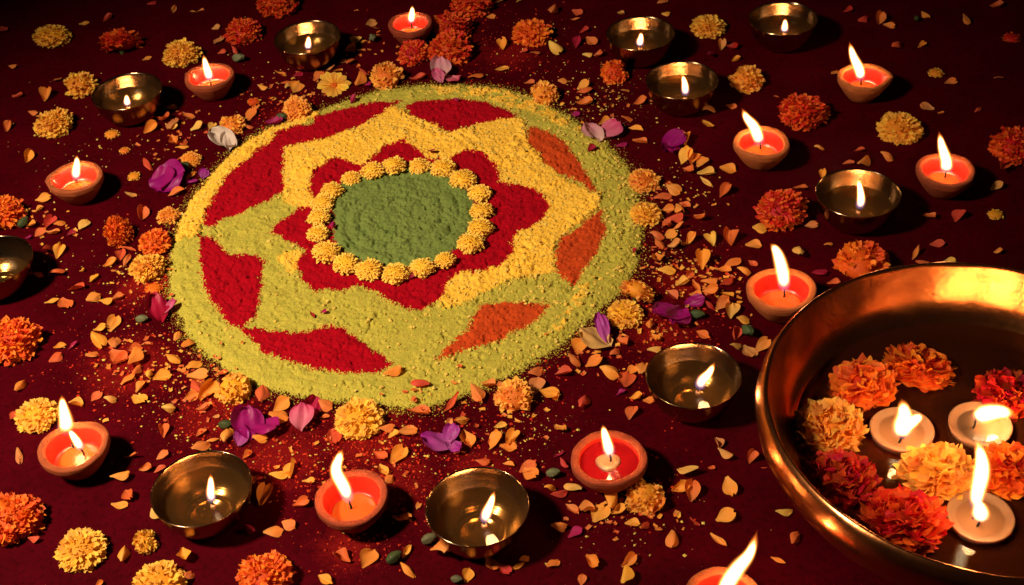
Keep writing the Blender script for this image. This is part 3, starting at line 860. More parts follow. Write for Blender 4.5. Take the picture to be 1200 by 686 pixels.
def floating_candle(cx, cy_, label, flames, R=0.0305):
    zt = WL + 0.006
    c = PX(cx, cy_, zt)
    root = empty('floating_candle', (c[0], c[1], WL - .012), label, 'candle', 'candles floating in the large brass bowl')
    org = np.array([c[0], c[1], WL - .012])
    z0 = 0.018
    prof = [(0.0, 0.0), (R * .45, 0.0), (R * .72, .004), (R * .92, .010), (R * .99, .0155), (R, z0), (R * .975, z0 + .0008), (R * .93, z0 + .0002), (R * .80, z0 - .0022), (R * .68, z0 - .0030), (R * .4, z0 - .0032), (0.0, z0 - .0032)]
    v, f = lathe(prof, 64, lambda a, i, r, z: (r * 0.012 * math.sin(2 * a + cx), 0))
    mk('wax_dish', v, f, M['white_wax'], root)
    v, f = lathe([(R * .70, z0 - .0022), (R * .5, z0 - .0026), (0.0, z0 - .0026)], 48)
    pool = mk('wax_pool', v, f, M['clear_wax'], root)
    for fl_ in flames:
        b3 = PX(*fl_['base'], WL + 0.012)
        make_wick(pool, org, np.array([b3[0] - .001, b3[1], WL + 0.002]), b3, fl_.get('lean', (0, 0, 0)))
        make_flame(root, org, fl_['line'], fl_['w'], b3, fl_.get('p', 1.45), fl_.get('fat', 0.3), fl_.get('blunt', .7), fl_.get('cool', 0.10), 0.68)
    return root
floating_candle(1057, 503, 'floating candle with fan shaped flame between peach marigolds', [dict(base=(1056, 511), line=[(1058, 500), (1060, 486), (1056, 466)], w=25, fat=.35, lean=(.002, 0, 0)), dict(base=(1060, 506), line=[(1066, 498), (1074, 491), (1084, 487)], w=15, fat=.5, p=.3, cool=.05)])
floating_candle(1149, 497, 'floating candle with flame blown flat sideways beside dark red marigold', [dict(base=(1143, 494), line=[(1150, 487), (1160, 484), (1175, 483), (1192, 489)], w=24, fat=.4, blunt=.6, cool=.06)])
floating_candle(1149, 605, 'floating candle with one tall and one stubby flame', [dict(base=(1148, 609), line=[(1149, 602), (1148, 595), (1144, 586)], w=22, fat=.35, p=.6, lean=(.003, 0, 0)), dict(base=(1143, 600), line=[(1145, 580), (1150, 556), (1150, 536), (1142, 508)], w=21, fat=.5, blunt=.8, cool=.10)])

# ------------------------------------------------------------------ marigolds
def petal_patch(root, d, wv, nrm, L, W, nu, nv, curl, ruff, ph, notch):
    V, A = [], []
    for j in range(nv + 1):
        t = j / nv
        pw = (t ** 0.75) * (1 - 0.22 * max(0, (t - .7) / .3) ** 2) + 0.12
        for i in range(nu + 1):
            s = -1 + 2 * i / nu
            ln_ = L * t * (1 - 0.16 * s * s * t + notch * math.cos(4.2 * s + ph) * t * t)
            kk = curl if abs(curl) > 1e-3 else 1e-3
            fx, fz = math.sin(kk * t) / kk, (1 - math.cos(kk * t)) / kk
            V.append(root + d * (ln_ / max(t, 1e-6) * fx) + wv * (W / 2 * s * pw) + nrm * (L * fz + ruff * W * t * t * (math.sin(2.6 * s + ph) + (0.45 * math.sin(7.5 * s + 2 * ph) if nu > 5 else 0)) + 0.10 * W * s * s))
            A.append(t)
    F = [(j * (nu + 1) + i, j * (nu + 1) + i + 1, (j + 1) * (nu + 1) + i + 1, (j + 1) * (nu + 1) + i) for j in range(nv) for i in range(nu)]
    return V, F, A

def marigold_petals(seed, n, nu, nv, wide=0.30, flat=0.72, ruff=0.22, spread=1.28, inner=0.42, jitter=0.10, gap=0.0, bendk=1.1, lay=0.45):
    rg = random.Random(seed)
    out = []
    lob = [rg.random() * 6.28 for _ in range(3)]
    for k in range(n):
        t = (k + .5) / n
        th = math.acos(max(-1, 1 - t * spread))
        az = k * 2.399963 + rg.gauss(0, .12)
        if gap and abs(((az - 1.0 + math.pi) % (2 * math.pi)) - math.pi) < gap and th > .5:
            continue
        d = np.array([math.sin(th) * math.cos(az), math.sin(th) * math.sin(az), math.cos(th)])
        a = np.array([-math.sin(az), math.cos(az), 0])
        b2 = np.cross(d, a)
        mer = np.array([math.cos(th) * math.cos(az), math.cos(th) * math.sin(az), -math.sin(th)])
        roll = rg.gauss(0, 0.36 if th > .5 else 0.9)
        wv = a * math.cos(roll) + b2 * math.sin(roll)
        ly = lay * min(1, .25 + th) * rg.uniform(.7, 1.25)
        dd = d * (1 - ly) + mer * ly + np.array([rg.gauss(0, .10), rg.gauss(0, .10), rg.gauss(0, .08)]); dd /= np.linalg.norm(dd)
        nrm = np.cross(dd, wv)
        wv = wv - dd * (wv @ dd); wv /= np.linalg.norm(wv)
        nrm = np.cross(dd, wv)
        if nrm @ d < 0: nrm = -nrm; wv = -wv
        ext = (1 + rg.gauss(0, jitter)) * (1 + 0.05 * math.sin(3 * az + lob[0]) + .04 * math.sin(5 * az + lob[1]))
        if th < .5: ext *= 0.86 + .24 * th
        r0 = inner * rg.uniform(.8, 1.1)
        W = wide * rg.uniform(.8, 1.25) * (0.62 + 0.5 * min(1, th / 1.2))
        V, F, A = petal_patch(d * r0, dd, wv, nrm, min(.62, max(.2, (ext - r0) / max(.4, dd @ d))), W, nu, nv, bendk * rg.uniform(.3, 1.2) * (-.7 if rg.random() < .4 else .8), ruff * rg.uniform(.4, 1.3), rg.random() * 6.28, .09)
        V = np.array(V); V[:, 2] *= flat
        out.append((V, F, A, rg.random(), th))
    return out

def join_petals(name, ps):
    V, F, A, R = [], [], [], []
    for v, f, a, r, th in ps:
        b0 = len(V)
        V.extend(v); A.extend(a); R.extend([r] * len(v))
        F.extend([tuple(b0 + i for i in q) for q in f])
    me = bpy.data.meshes.new(name)
    me.from_pydata([tuple(map(float, q)) for q in V], [], F)
    me.polygons.foreach_set('use_smooth', [True] * len(F))
    for k, d in (('along', A), ('pick', R)):
        at = me.attributes.new(k, 'FLOAT', 'POINT'); at.data.foreach_set('value', np.asarray(d, np.float32))
    me.materials.append(None)
    me.update()
    return me

def core_shape(r):
    v, f = lathe([(0.0, -.30), (.25, -.28), (.48, -.10), (.52, .10), (.42, .30), (.22, .42), (0.0, .46)], 14)
    return v, f
POM = [join_petals('petal_head', marigold_petals(100 + k, 470, 3, 3, wide=.22, flat=.74, ruff=.30, jitter=.05, inner=.70, bendk=1.4, lay=.45)) for k in range(4)]         # dense pompon
OPEN = [join_petals('petal_head', marigold_petals(200 + k, 380, 3, 3, wide=.25, flat=.58, ruff=.26, jitter=.06, spread=1.22, inner=.56, bendk=1.2, lay=.62)) for k in range(4)]  # looser flat head
HALF = [join_petals('petal_head', marigold_petals(300 + k, 230, 3, 3, wide=.31, flat=.70, ruff=.32, jitter=.13, gap=.45, inner=.56, bendk=1.3)) for k in range(3)]     # ragged, part missing
MINI = [join_petals('petal_head', marigold_petals(400 + k, 380, 2, 2, wide=.19, flat=.66, ruff=.25, jitter=.05, inner=.82, bendk=1.0, lay=.55)) for k in range(4)]
TUFT = [join_petals('petal_head', marigold_petals(500 + k, 60, 2, 2, wide=.26, flat=.5, ruff=.3, jitter=.16, spread=1.05)) for k in range(3)]
SETS = {'pom': POM, 'open': OPEN, 'half': HALF, 'mini': MINI, 'tuft': TUFT}
cv, cf = lathe([(0.0, -1.0), (.13, -.98), (.17, -.80), (.24, -.55), (.33, -.25), (.40, -.02), (.30, .02), (0.0, .02)], 16, lambda a, i, r, z: (r * .07 * math.sin(8 * a), 0))
CAL = bpy.data.meshes.new('calyx'); CAL.from_pydata(cv, [], cf); CAL.polygons.foreach_set('use_smooth', [True] * len(cf)); CAL.materials.append(PM['calyx'])
cv, cf = core_shape(1)
CORE = bpy.data.meshes.new('flower_core'); CORE.from_pydata(cv, [], cf); CORE.polygons.foreach_set('use_smooth', [True] * len(cf)); CORE.materials.append(None)
cnt = [0]

def marigold(x, y, dpx, colr, kind, label, tilt=(0, 0), group='marigold heads strewn round the rangoli', zb=None, sz=1.0, name='marigold_head', calyx=True):
    cnt[0] += 1
    rg = random.Random(cnt[0] * 13)
    fl_ = {'pom': .74, 'open': .55, 'half': .70, 'mini': .62, 'tuft': .5}[kind]
    g = PX(x, y, 0)
    R = dpx / 2 * mpp(g) / 1.10
    low = {'pom': .30, 'open': .20, 'half': .26, 'mini': .22, 'tuft': .16}[kind] * R
    tl = max(abs(tilt[0]), abs(tilt[1]))
    low = low + (R * .62 - low) * min(1, tl / 80)
    zc = low
    p = PX(x, y + 0.0, zc + fl_ * R * .25)
    base = rz(p[0], p[1]) if zb is None else zb
    if base: p = PX(x, y, base + zc + fl_ * R * .25)
    root = empty(name, (p[0], p[1], base + zc), label, 'flower', group)
    root.rotation_euler = Euler((math.radians(tilt[0]), math.radians(tilt[1]), 0))
    mat = PM[colr]
    spin = rg.random() * 6.28
    o = inst('petal_head', SETS[kind][cnt[0] % len(SETS[kind])], root, mat)
    o.scale = (R, R, R * sz); o.rotation_euler = (0, 0, spin); o['kind'] = 'stuff'
    c = inst('flower_core', CORE, root, mat)
    kc = 1.12 if kind == 'mini' else 1.0
    c.scale = (R * 1.55 * kc, R * 1.55 * kc, R * fl_ * 1.75 * kc); 
    if calyx:
        k = inst('calyx', CAL, root)
        k.scale = (R * .62, R * .62, R * (.62 if tl > 20 else .26)); k.location = (0, 0, -.05 * R)
    return root

MG = [
 (61, 41, 45, 'yellow', 'open', 'yellow marigold head lying alone on bare dark board near a red marigold', (-8, 8)),
 (141, 47, 49, 'deep', 'half', 'red orange marigold head split at its top with green calyx showing', (-38, 0)),
 (212, 61, 43, 'yellow', 'pom', 'yellow marigold head touching the clay lamp with short flame', (6, 0)),
 (284, 36, 41, 'deep', 'pom', 'red orange marigold head near the clay lamp with short flame', (8, 0)),
 (93, 98, 42, 'yellow', 'half', 'ragged yellow marigold head touching a brass bowl', (0, 10)),
 (63, 143, 44, 'yellow', 'pom', 'yellow marigold head between brass bowl and clay lamp with pinched spout', (4, -4)),
 (325, 2, 48, 'deep', 'pom', 'red orange marigold head behind the brass bowl above the daisy', (0, 0)),
 (484, 61, 36, 'deep', 'pom', 'smallest red marigold of the clump touching a clay lamp', (20, -14)),
 (529, 29, 48, 'deep', 'pom', 'red marigold in the clump, beyond the others of the clump', (0, 10)),
 (527, 55, 52, 'deep', 'pom', 'red marigold in the middle of the clump beside the pale pink petal', (14, 0)),
 (623, 37, 49, 'orange', 'open', 'flat pinkish orange marigold head beyond the rangoli', (4, 0)),
 (830, 30, 42, 'yellow', 'open', 'pale yellow marigold head between two brass bowls', (6, 6)),
 (875, 91, 43, 'peach', 'half', 'orange centred marigold head with pale ragged petals beside a brass bowl', (10, 12)),
 (553, 0, 50, 'deep', 'pom', 'red orange marigold head beyond the red marigold clump', (0, 0)),
 (941, 129, 56, 'deep', 'pom', 'red orange marigold head between two clay lamps', (0, 0)),
 (1055, 149, 53, 'yellow', 'open', 'yellow marigold head with frilled edge between two clay lamps', (8, 0)),
 (1192, 169, 60, 'deep', 'pom', 'dark red marigold head beyond the clay lamp with slanted wick', (0, 0)),
 (915, 243, 58, 'deep', 'pom', 'deep orange marigold head beside the rim of a brass oil bowl', (8, -16)),
 (1012, 307, 66, 'orange', 'half', 'orange marigold head behind the rim of the large brass bowl', (12, 0)),
 (3, 247, 50, 'orange', 'pom', 'orange marigold head just above the unlit brass bowl', (0, 14)),
 (138, 270, 40, 'orange', 'pom', 'orange marigold head tipped on its side near the rangoli edge', (10, 62)),
 (181, 283, 38, 'orange', 'pom', 'orange marigold head pressed against the golden rangoli edge', (14, 8)),
 (172, 312, 42, 'yellow', 'pom', 'yellow marigold head pressed against an orange one at the rangoli edge', (0, 0)),
 (197, 252, 27, 'peach', 'mini', 'small peach marigold head at the golden edge above an orange one', (0, 0)),
 (224, 187, 23, 'peach', 'mini', 'small peach marigold beside the magenta petal and green leaf', (20, 20)),
 (272, 145, 32, 'peach', 'half', 'golden marigold head behind the cream white petal', (20, 0)),
 (347, 127, 34, 'peach', 'pom', 'peach marigold head lying on its side at the rangoli edge', (35, -20)),
 (453, 88, 40, 'peach', 'half', 'open peach marigold head with curled petals at the rangoli rim', (30, 10)),
 (12, 397, 66, 'orange', 'pom', 'large orange marigold head lying alone below the unlit brass bowl', (0, 4)),
 (43, 486, 52, 'yellow', 'open', 'yellow marigold head behind the clay lamp with two flames', (6, 0)),
 (273, 454, 44, 'yellow', 'half', 'light yellow marigold head with notched petals at the lime rangoli edge', (20, 0)),
 (421, 489, 60, 'yellow', 'open', 'bright yellow marigold head touching the lime rangoli edge', (6, 0)),
 (602, 464, 46, 'peach', 'half', 'pale golden marigold head at the rangoli edge near loose buff petals', (32, -26)),
 (637, 109, 36, 'peach', 'half', 'peach marigold head with split side on the far rangoli edge', (26, 0)),
 (721, 84, 34, 'orange', 'half', 'half closed orange marigold with green calyx beside a brass bowl', (36, 10)),
 (755, 211, 39, 'peach', 'open', 'orange peach marigold touching the rangoli beside another marigold', (10, 8)),
 (757, 250, 39, 'yellow', 'open', 'golden marigold with rounded petals touching the lime rangoli edge', (8, 8)),
 (733, 367, 44, 'yellow', 'open', 'flat golden marigold head with open face near the purple folded petal', (8, 6)),
 (747, 340, 44, 'peach', 'half', 'crushed golden marigold lying behind the flat golden marigold', (-30, 30)),
 (14, 606, 68, 'orange', 'pom', 'large orange marigold head with a small petal fallen beside it', (0, 4)),
 (95, 643, 60, 'yellow', 'open', 'yellow marigold head on bare board beside a tiny yellow marigold', (6, 0)),
 (185, 684, 66, 'yellow', 'open', 'yellow marigold head with a buff petal leaning on it', (4, 0)),
 (310, 674, 66, 'orange', 'pom', 'orange marigold head below the brass bowl with upright flame', (0, 0)),
 (171, 634, 32, 'yellow', 'half', 'tiny yellow marigold head tipped over beside a folded petal', (10, 34)),
 (756, 580, 46, 'peach', 'half', 'crumbling orange marigold with green sepals dusted red beside a clay lamp', (48, 14)),
 (131, 157, 21, 'peach', 'tuft', 'small torn tuft of orange petals in front of a brass bowl', (0, 0)),
 (297, 119, 18, 'orange', 'tuft', 'small orange tuft of petals near the red powder smear', (0, 0)),
 (146, 176, 15, 'peach', 'tuft', 'tiny yellow tuft of petals above a flattened tuft', (0, 0)),
 (157, 206, 19, 'yellow', 'tuft', 'tiny flattened yellow tuft between clay lamp and magenta petal', (0, 0)),
 (1097, 85, 22, 'yellow', 'tuft', 'small dry yellow tuft of petals beyond the yellow frilled marigold', (0, 0)),
 (1186, 44, 25, 'deep', 'tuft', 'small dark red torn marigold tuft far from any lamp', (0, 0)),
 (1167, 251, 22, 'yellow', 'tuft', 'small dry yellow tuft behind the large brass bowl', (0, 0)),
 (180, 338, 26, 'orange', 'tuft', 'loose orange tuft of torn petals at the lime rangoli edge', (0, 0)),
]
for a in MG:
    marigold(*a[:6], tilt=a[6])

RING = [(389, 222, 28), (411.5, 208.5, 25), (436, 198.7, 29), (461, 193, 30), (491, 194.5, 27), (520, 196, 32), (543, 209, 32), (562, 225.5, 29), (564, 246, 30), (562.5, 266, 30), (551, 284, 31), (521, 304, 27), (494, 313, 30), (463, 319.5, 32), (432, 315, 31), (405, 308, 31), (383, 294, 33), (373, 273, 28), (374, 254, 29), (378, 237, 27)]
for x, y, d in RING:
    marigold(x, y, d * random.uniform(.93, 1.06), 'mini', 'mini', 'small yellow marigold head in the ring round the green powder centre', (random.uniform(-8, 8), random.uniform(-8, 8)), 'yellow marigolds ringing the green rangoli centre', calyx=False)

# the daisy
def daisy(x, y, dpx):
    g = PX(x, y, 0); R = dpx / 2 * mpp(g)
    b0 = rz(g[0], g[1])
    root = empty('daisy', (g[0], g[1], b0 + R * .22), 'open golden daisy with long separate petals at the rangoli edge', 'flower')
    root.rotation_euler = (math.radians(24), math.radians(4), 0.3)
    rg = random.Random(5)
    for k in range(14):
        a = k / 14 * 6.283 + rg.gauss(0, .06)
        d = np.array([math.cos(a), math.sin(a), .18 + rg.gauss(0, .05)]); d /= np.linalg.norm(d)
        wv = np.array([-math.sin(a), math.cos(a), 0]); nr = np.cross(d, wv)
        if nr[2] < 0: nr = -nr
        V, F, A = petal_patch(d * .12, d, wv, nr, .9 * rg.uniform(.88, 1.08), .44, 4, 5, -.12, .04, rg.random() * 6, .04)
        mk('petal', np.array(V) * R, F, PM['yellow'], root, True, (0, 0, 0), {'along': ('FLOAT', A), 'pick': ('FLOAT', [rg.random()] * len(A))})
    v, f = lathe([(.20, -.02), (.2, .05), (.14, .11), (.06, .09), (0.0, .07)], 18)
    mk('flower_centre', np.array(v) * R, f, PM['orange'], root)
daisy(392, 104, 38)

# marigolds floating in the large bowl: the outer petals of each are separate
def big_head(seed, n=150, frill=.26):
    ps = marigold_petals(seed, n, 8, 5, wide=.60, flat=.56, ruff=frill, jitter=.07, spread=1.12, inner=.40, bendk=1.2, lay=.55)
    ps.sort(key=lambda q: -q[4])
    return [join_petals('petal', [q]) for q in ps[:42]], join_petals('petal_head', ps[42:])
BIG = [big_head(700 + k, 150 + 30 * k, .20 + .03 * k) for k in range(3)]
def float_flower(x, y, dpx, colr, var, label, tilt=(0, 0)):
    p0 = PX(x, y, WL + .012)
    R = dpx / 2 * mpp(p0) / 0.97
    root = empty('floating_marigold', (p0[0], p0[1], WL + R * .10), label, 'flower', 'marigolds floating in the large brass bowl')
    spin = random.random() * 6.28
    root.rotation_euler = (math.radians(tilt[0]), math.radians(tilt[1]), spin)
    pet, head = BIG[var]
    for me in pet:
        o = inst('petal', me, root, PM[colr]); o.scale = (R, R, R)
    o = inst('petal_head', head, root, PM[colr]); o.scale = (R, R, R); o['kind'] = 'stuff'
    o = inst('flower_core', CORE, root, PM[colr]); o.scale = (R * 1.1, R * 1.1, R * .75)
    return root
float_flower(1012, 445, 78, 'orange', 0, 'orange floating marigold touching the brass wall of the bowl', (10, -8))
float_flower(1078, 424, 78, 'orange', 1, 'pinkish orange floating marigold alone on dark water', (14, 6))
float_flower(972, 494, 78, 'peach', 2, 'pale peach floating marigold against the bowl side', (4, 4))
float_flower(983, 556, 86, 'red', 2, 'dark red floating marigold below the pale peach one', (6, 0))
float_flower(1058, 604, 100, 'scarlet', 2, 'large red orange floating marigold near the two flamed candle', (10, -6))
float_flower(1098, 546, 88, 'peach', 1, 'bright golden floating marigold between three candles', (6, 10))
float_flower(1186, 546, 80, 'orange', 2, 'bright orange floating marigold next to the flat flame candle', (4, -6))
float_flower(1180, 455, 72, 'red', 1, 'deep red ruffled floating marigold behind the flat flame candle', (4, -4))

# ------------------------------------------------------------------ loose petals
def petal_mesh(seed, name='petal', W=.62, cup=.25, bend=.35, twist=.3, fold=0.0, nu=8, nv=9, point=0.0, stalk=.16):
    rg = random.Random(seed)
    V, A = [], []
    p1, p2 = rg.random() * 6.28, rg.random() * 6.28
    side = rg.uniform(-.3, .3)
    rag, crs, cs0 = rg.uniform(0, .045), rg.uniform(-1, 1), rg.uniform(-.5, .5)
    for j in range(nv + 1):
        t = j / nv
        wd = W / 2 * (stalk + (1 - stalk) * math.sin(min(1, t / .66) * math.pi / 2) ** 1.4) * math.sqrt(max(0.0, 1 - max(0, (t - .62) / .40) ** 2))
        if point: wd *= 1 - point * max(0, (t - .55) / .45)
        tw = twist * (t - .4)
        for i in range(nu + 1):
            s = -1 + 2 * i / nu
            yy = s * wd
            zz = cup * W * s * s * (wd / (W / 2)) + fold * abs(s) * wd * 2 + .03 * math.sin(5 * s + 6 * t + p1) * t + .025 * math.sin(9 * t + p2) * s
            y2 = yy * math.cos(tw) - zz * math.sin(tw) + side * t * t * .4
            z2 = yy * math.sin(tw) + zz * math.cos(tw) + bend * (t - .35) ** 2
            x2 = t - .5 + (.05 * math.cos(3.2 * s + p2) + rag * math.sin(9 * s + p1)) * t * t
            z2 += crs * math.exp(-((s - cs0) / .22) ** 2) * t * .16
            V.append((x2, y2, z2)); A.append(t)
    F = [(j * (nu + 1) + i, j * (nu + 1) + i + 1, (j + 1) * (nu + 1) + i + 1, (j + 1) * (nu + 1) + i) for j in range(nv) for i in range(nu)]
    me = bpy.data.meshes.new(name)
    me.from_pydata(V, [], F)
    me.polygons.foreach_set('use_smooth', [True] * len(F))
    at = me.attributes.new('along', 'FLOAT', 'POINT'); at.data.foreach_set('value', np.asarray(A, np.float32))
    at = me.attributes.new('pick', 'FLOAT', 'POINT'); at.data.foreach_set('value', np.full(len(A), rg.random(), np.float32))
    me.materials.append(None)
    me.update()
    return me
rgp = random.Random(3)
VAR = {
    'rounded': [petal_mesh(900 + k, W=rgp.uniform(.68, .86), cup=rgp.uniform(.08, .22), bend=rgp.uniform(.1, .4), twist=rgp.uniform(-.3, .3), point=.0, stalk=rgp.uniform(.08, .3)) for k in range(10)],
    'cupped': [petal_mesh(920 + k, W=rgp.uniform(.60, .75), cup=rgp.uniform(.36, .58), bend=rgp.uniform(.3, 1.0), twist=rgp.uniform(-.8, .8), stalk=rgp.uniform(.1, .3)) for k in range(12)],
    'folded': [petal_mesh(940 + k, W=rgp.uniform(.55, .8), cup=.1, bend=rgp.uniform(.1, .5), twist=rgp.uniform(-.9, .9), fold=rgp.uniform(.25, .6), point=rgp.uniform(0, .35)) for k in range(8)],
    'narrow': [petal_mesh(960 + k, W=rgp.uniform(.30, .42), cup=rgp.uniform(.2, .4), bend=rgp.uniform(.2, .7), twist=rgp.uniform(-1, 1), point=.3, stalk=.2) for k in range(5)],
}
# landmark, x, y
LM = [('the clay lamp with two flames', 86, 530, 60), ('the clay lamp with the S-shaped flame', 411, 590, 70), ('the clay lamp filled with dark red wax', 714, 545, 60), ('the clay lamp standing against the large bowl', 915, 345, 60),
      ('the clay lamp whose flame leans over its rim', 892, 175, 60), ('the clay lamp with slanted wick', 1108, 205, 60), ('the clay lamp with the chipped notch', 1012, 95, 60), ('the short-flamed clay lamp', 245, 95, 50),
      ('the clay lamp with pinched spout', 87, 215, 60), ('the clay lamp beside the red marigold clump', 480, 30, 55), ('the clay lamp with long blown flame', 849, 690, 60),
      ('the brass bowl below the magenta petal', 236, 575, 70), ('the brass bowl beside the purple folded petal', 812, 445, 70), ('the brass bowl beside the deep orange marigold', 1005, 235, 60), ('the two overlapping brass bowls', 775, 75, 70),
      ('the very short-flamed brass bowl', 148, 115, 55), ('the brass bowl above the daisy', 360, 50, 50), ('the polished brass bowl with leaning flame', 559, 600, 75), ('the unlit brass bowl', 5, 315, 60),
      ('the large brass bowl', 930, 640, 90), ('the lone brass bowl beyond the yellow marigolds', 918, 25, 60), ('the bright yellow marigold', 420, 488, 50), ('the daisy', 392, 104, 40),
      ('the cream white petal', 262, 165, 40), ('the magenta petal with green bud', 295, 498, 45), ('the purple two-lobed petal', 522, 516, 45), ('the tiny yellow marigold', 171, 634, 50), ('the crumbling orange marigold', 756, 580, 45),
      ('the tipped orange marigold', 138, 270, 45), ('the crimson folded petal', 186, 364, 50), ('the pale golden marigold', 602, 464, 50), ('the flat golden marigold', 733, 366, 45), ('the golden marigold with rounded petals', 757, 250, 45),
      ('the violet petal beyond the rangoli', 788, 170, 45), ('the large lone orange marigold', 12, 398, 60), ('the pinkish orange marigold', 623, 37, 55), ('the small dry yellow tuft', 1097, 85, 60), ('the frilled yellow marigold', 1055, 149, 50)]
HUE = {'o': ('orange', 'l_o'), 'y': ('golden', 'l_y'), 'p': ('pale yellow', 'l_p'), 'r': ('russet', 'l_r'), 'm': ('magenta', 'l_m'), 'c': ('dark crimson', 'l_c')}
placed = []
pc = [0]
def rest(o, base, lift=0.0):
    """set an object down so that its lowest vertex touches the surface under it"""
    R = o.rotation_euler.to_matrix()
    sc_ = o.scale
    co = np.empty(len(o.data.vertices) * 3, np.float32)
    o.data.vertices.foreach_get('co', co)
    co = co.reshape(-1, 3) * np.array(sc_)
    z = co @ np.array(R)[2]
    o.location.z = base - float(z.min()) + 0.0006 + lift

def loose(x, y, ln_, ang, c, shape=None):
    pc[0] += 1
    rg = random.Random(pc[0] * 7 + 1)
    shape = shape or rg.choices(['rounded', 'cupped', 'folded', 'narrow'], [5, 5, 3, 1.2])[0]
    g = PX(x, y, 0.003)
    a = math.radians(ang)
    g2 = PX(x + 4 * math.cos(a), y - 4 * math.sin(a), 0.003)
    dv = (g2 - g)[:2]
    L = min(max(np.linalg.norm(dv) / 4 * ln_, 0.008), 0.028) * 1.0
    L = max(L, ln_ * mpp(g) * .92)
    L *= .84 if x > 860 or y < 70 else .94
    me = VAR[shape][rg.randrange(len(VAR[shape]))]
    hue, mt = HUE[c]
    o = inst('loose_petal', me, None, PM[mt])
    o.scale = (L, L, L)
    flip = rg.random() < .35
    o.rotation_euler = Euler((rg.gauss(0, .28) + (math.pi if flip else 0), rg.gauss(0, .16), math.atan2(dv[1], dv[0])))
    near = [q for q in placed if (q[0] - g[0]) ** 2 + (q[1] - g[1]) ** 2 < (0.009) ** 2]
    o.location = (g[0], g[1], 0)
    rest(o, rz(g[0], g[1]), 0.0022 * min(2, len(near)))
    placed.append((g[0], g[1]))
    lm = min(LM, key=lambda q: ((q[1] - x) ** 2 + ((q[2] - y) * 1.25) ** 2) / q[3] ** 2)
    on = ' on rangoli powder' if rz(g[0], g[1]) else ''
    tag(o, f'loose {shape} {hue} petal{on} near {lm[0]}', 'petal', 'loose petals strewn over the board')
    return o

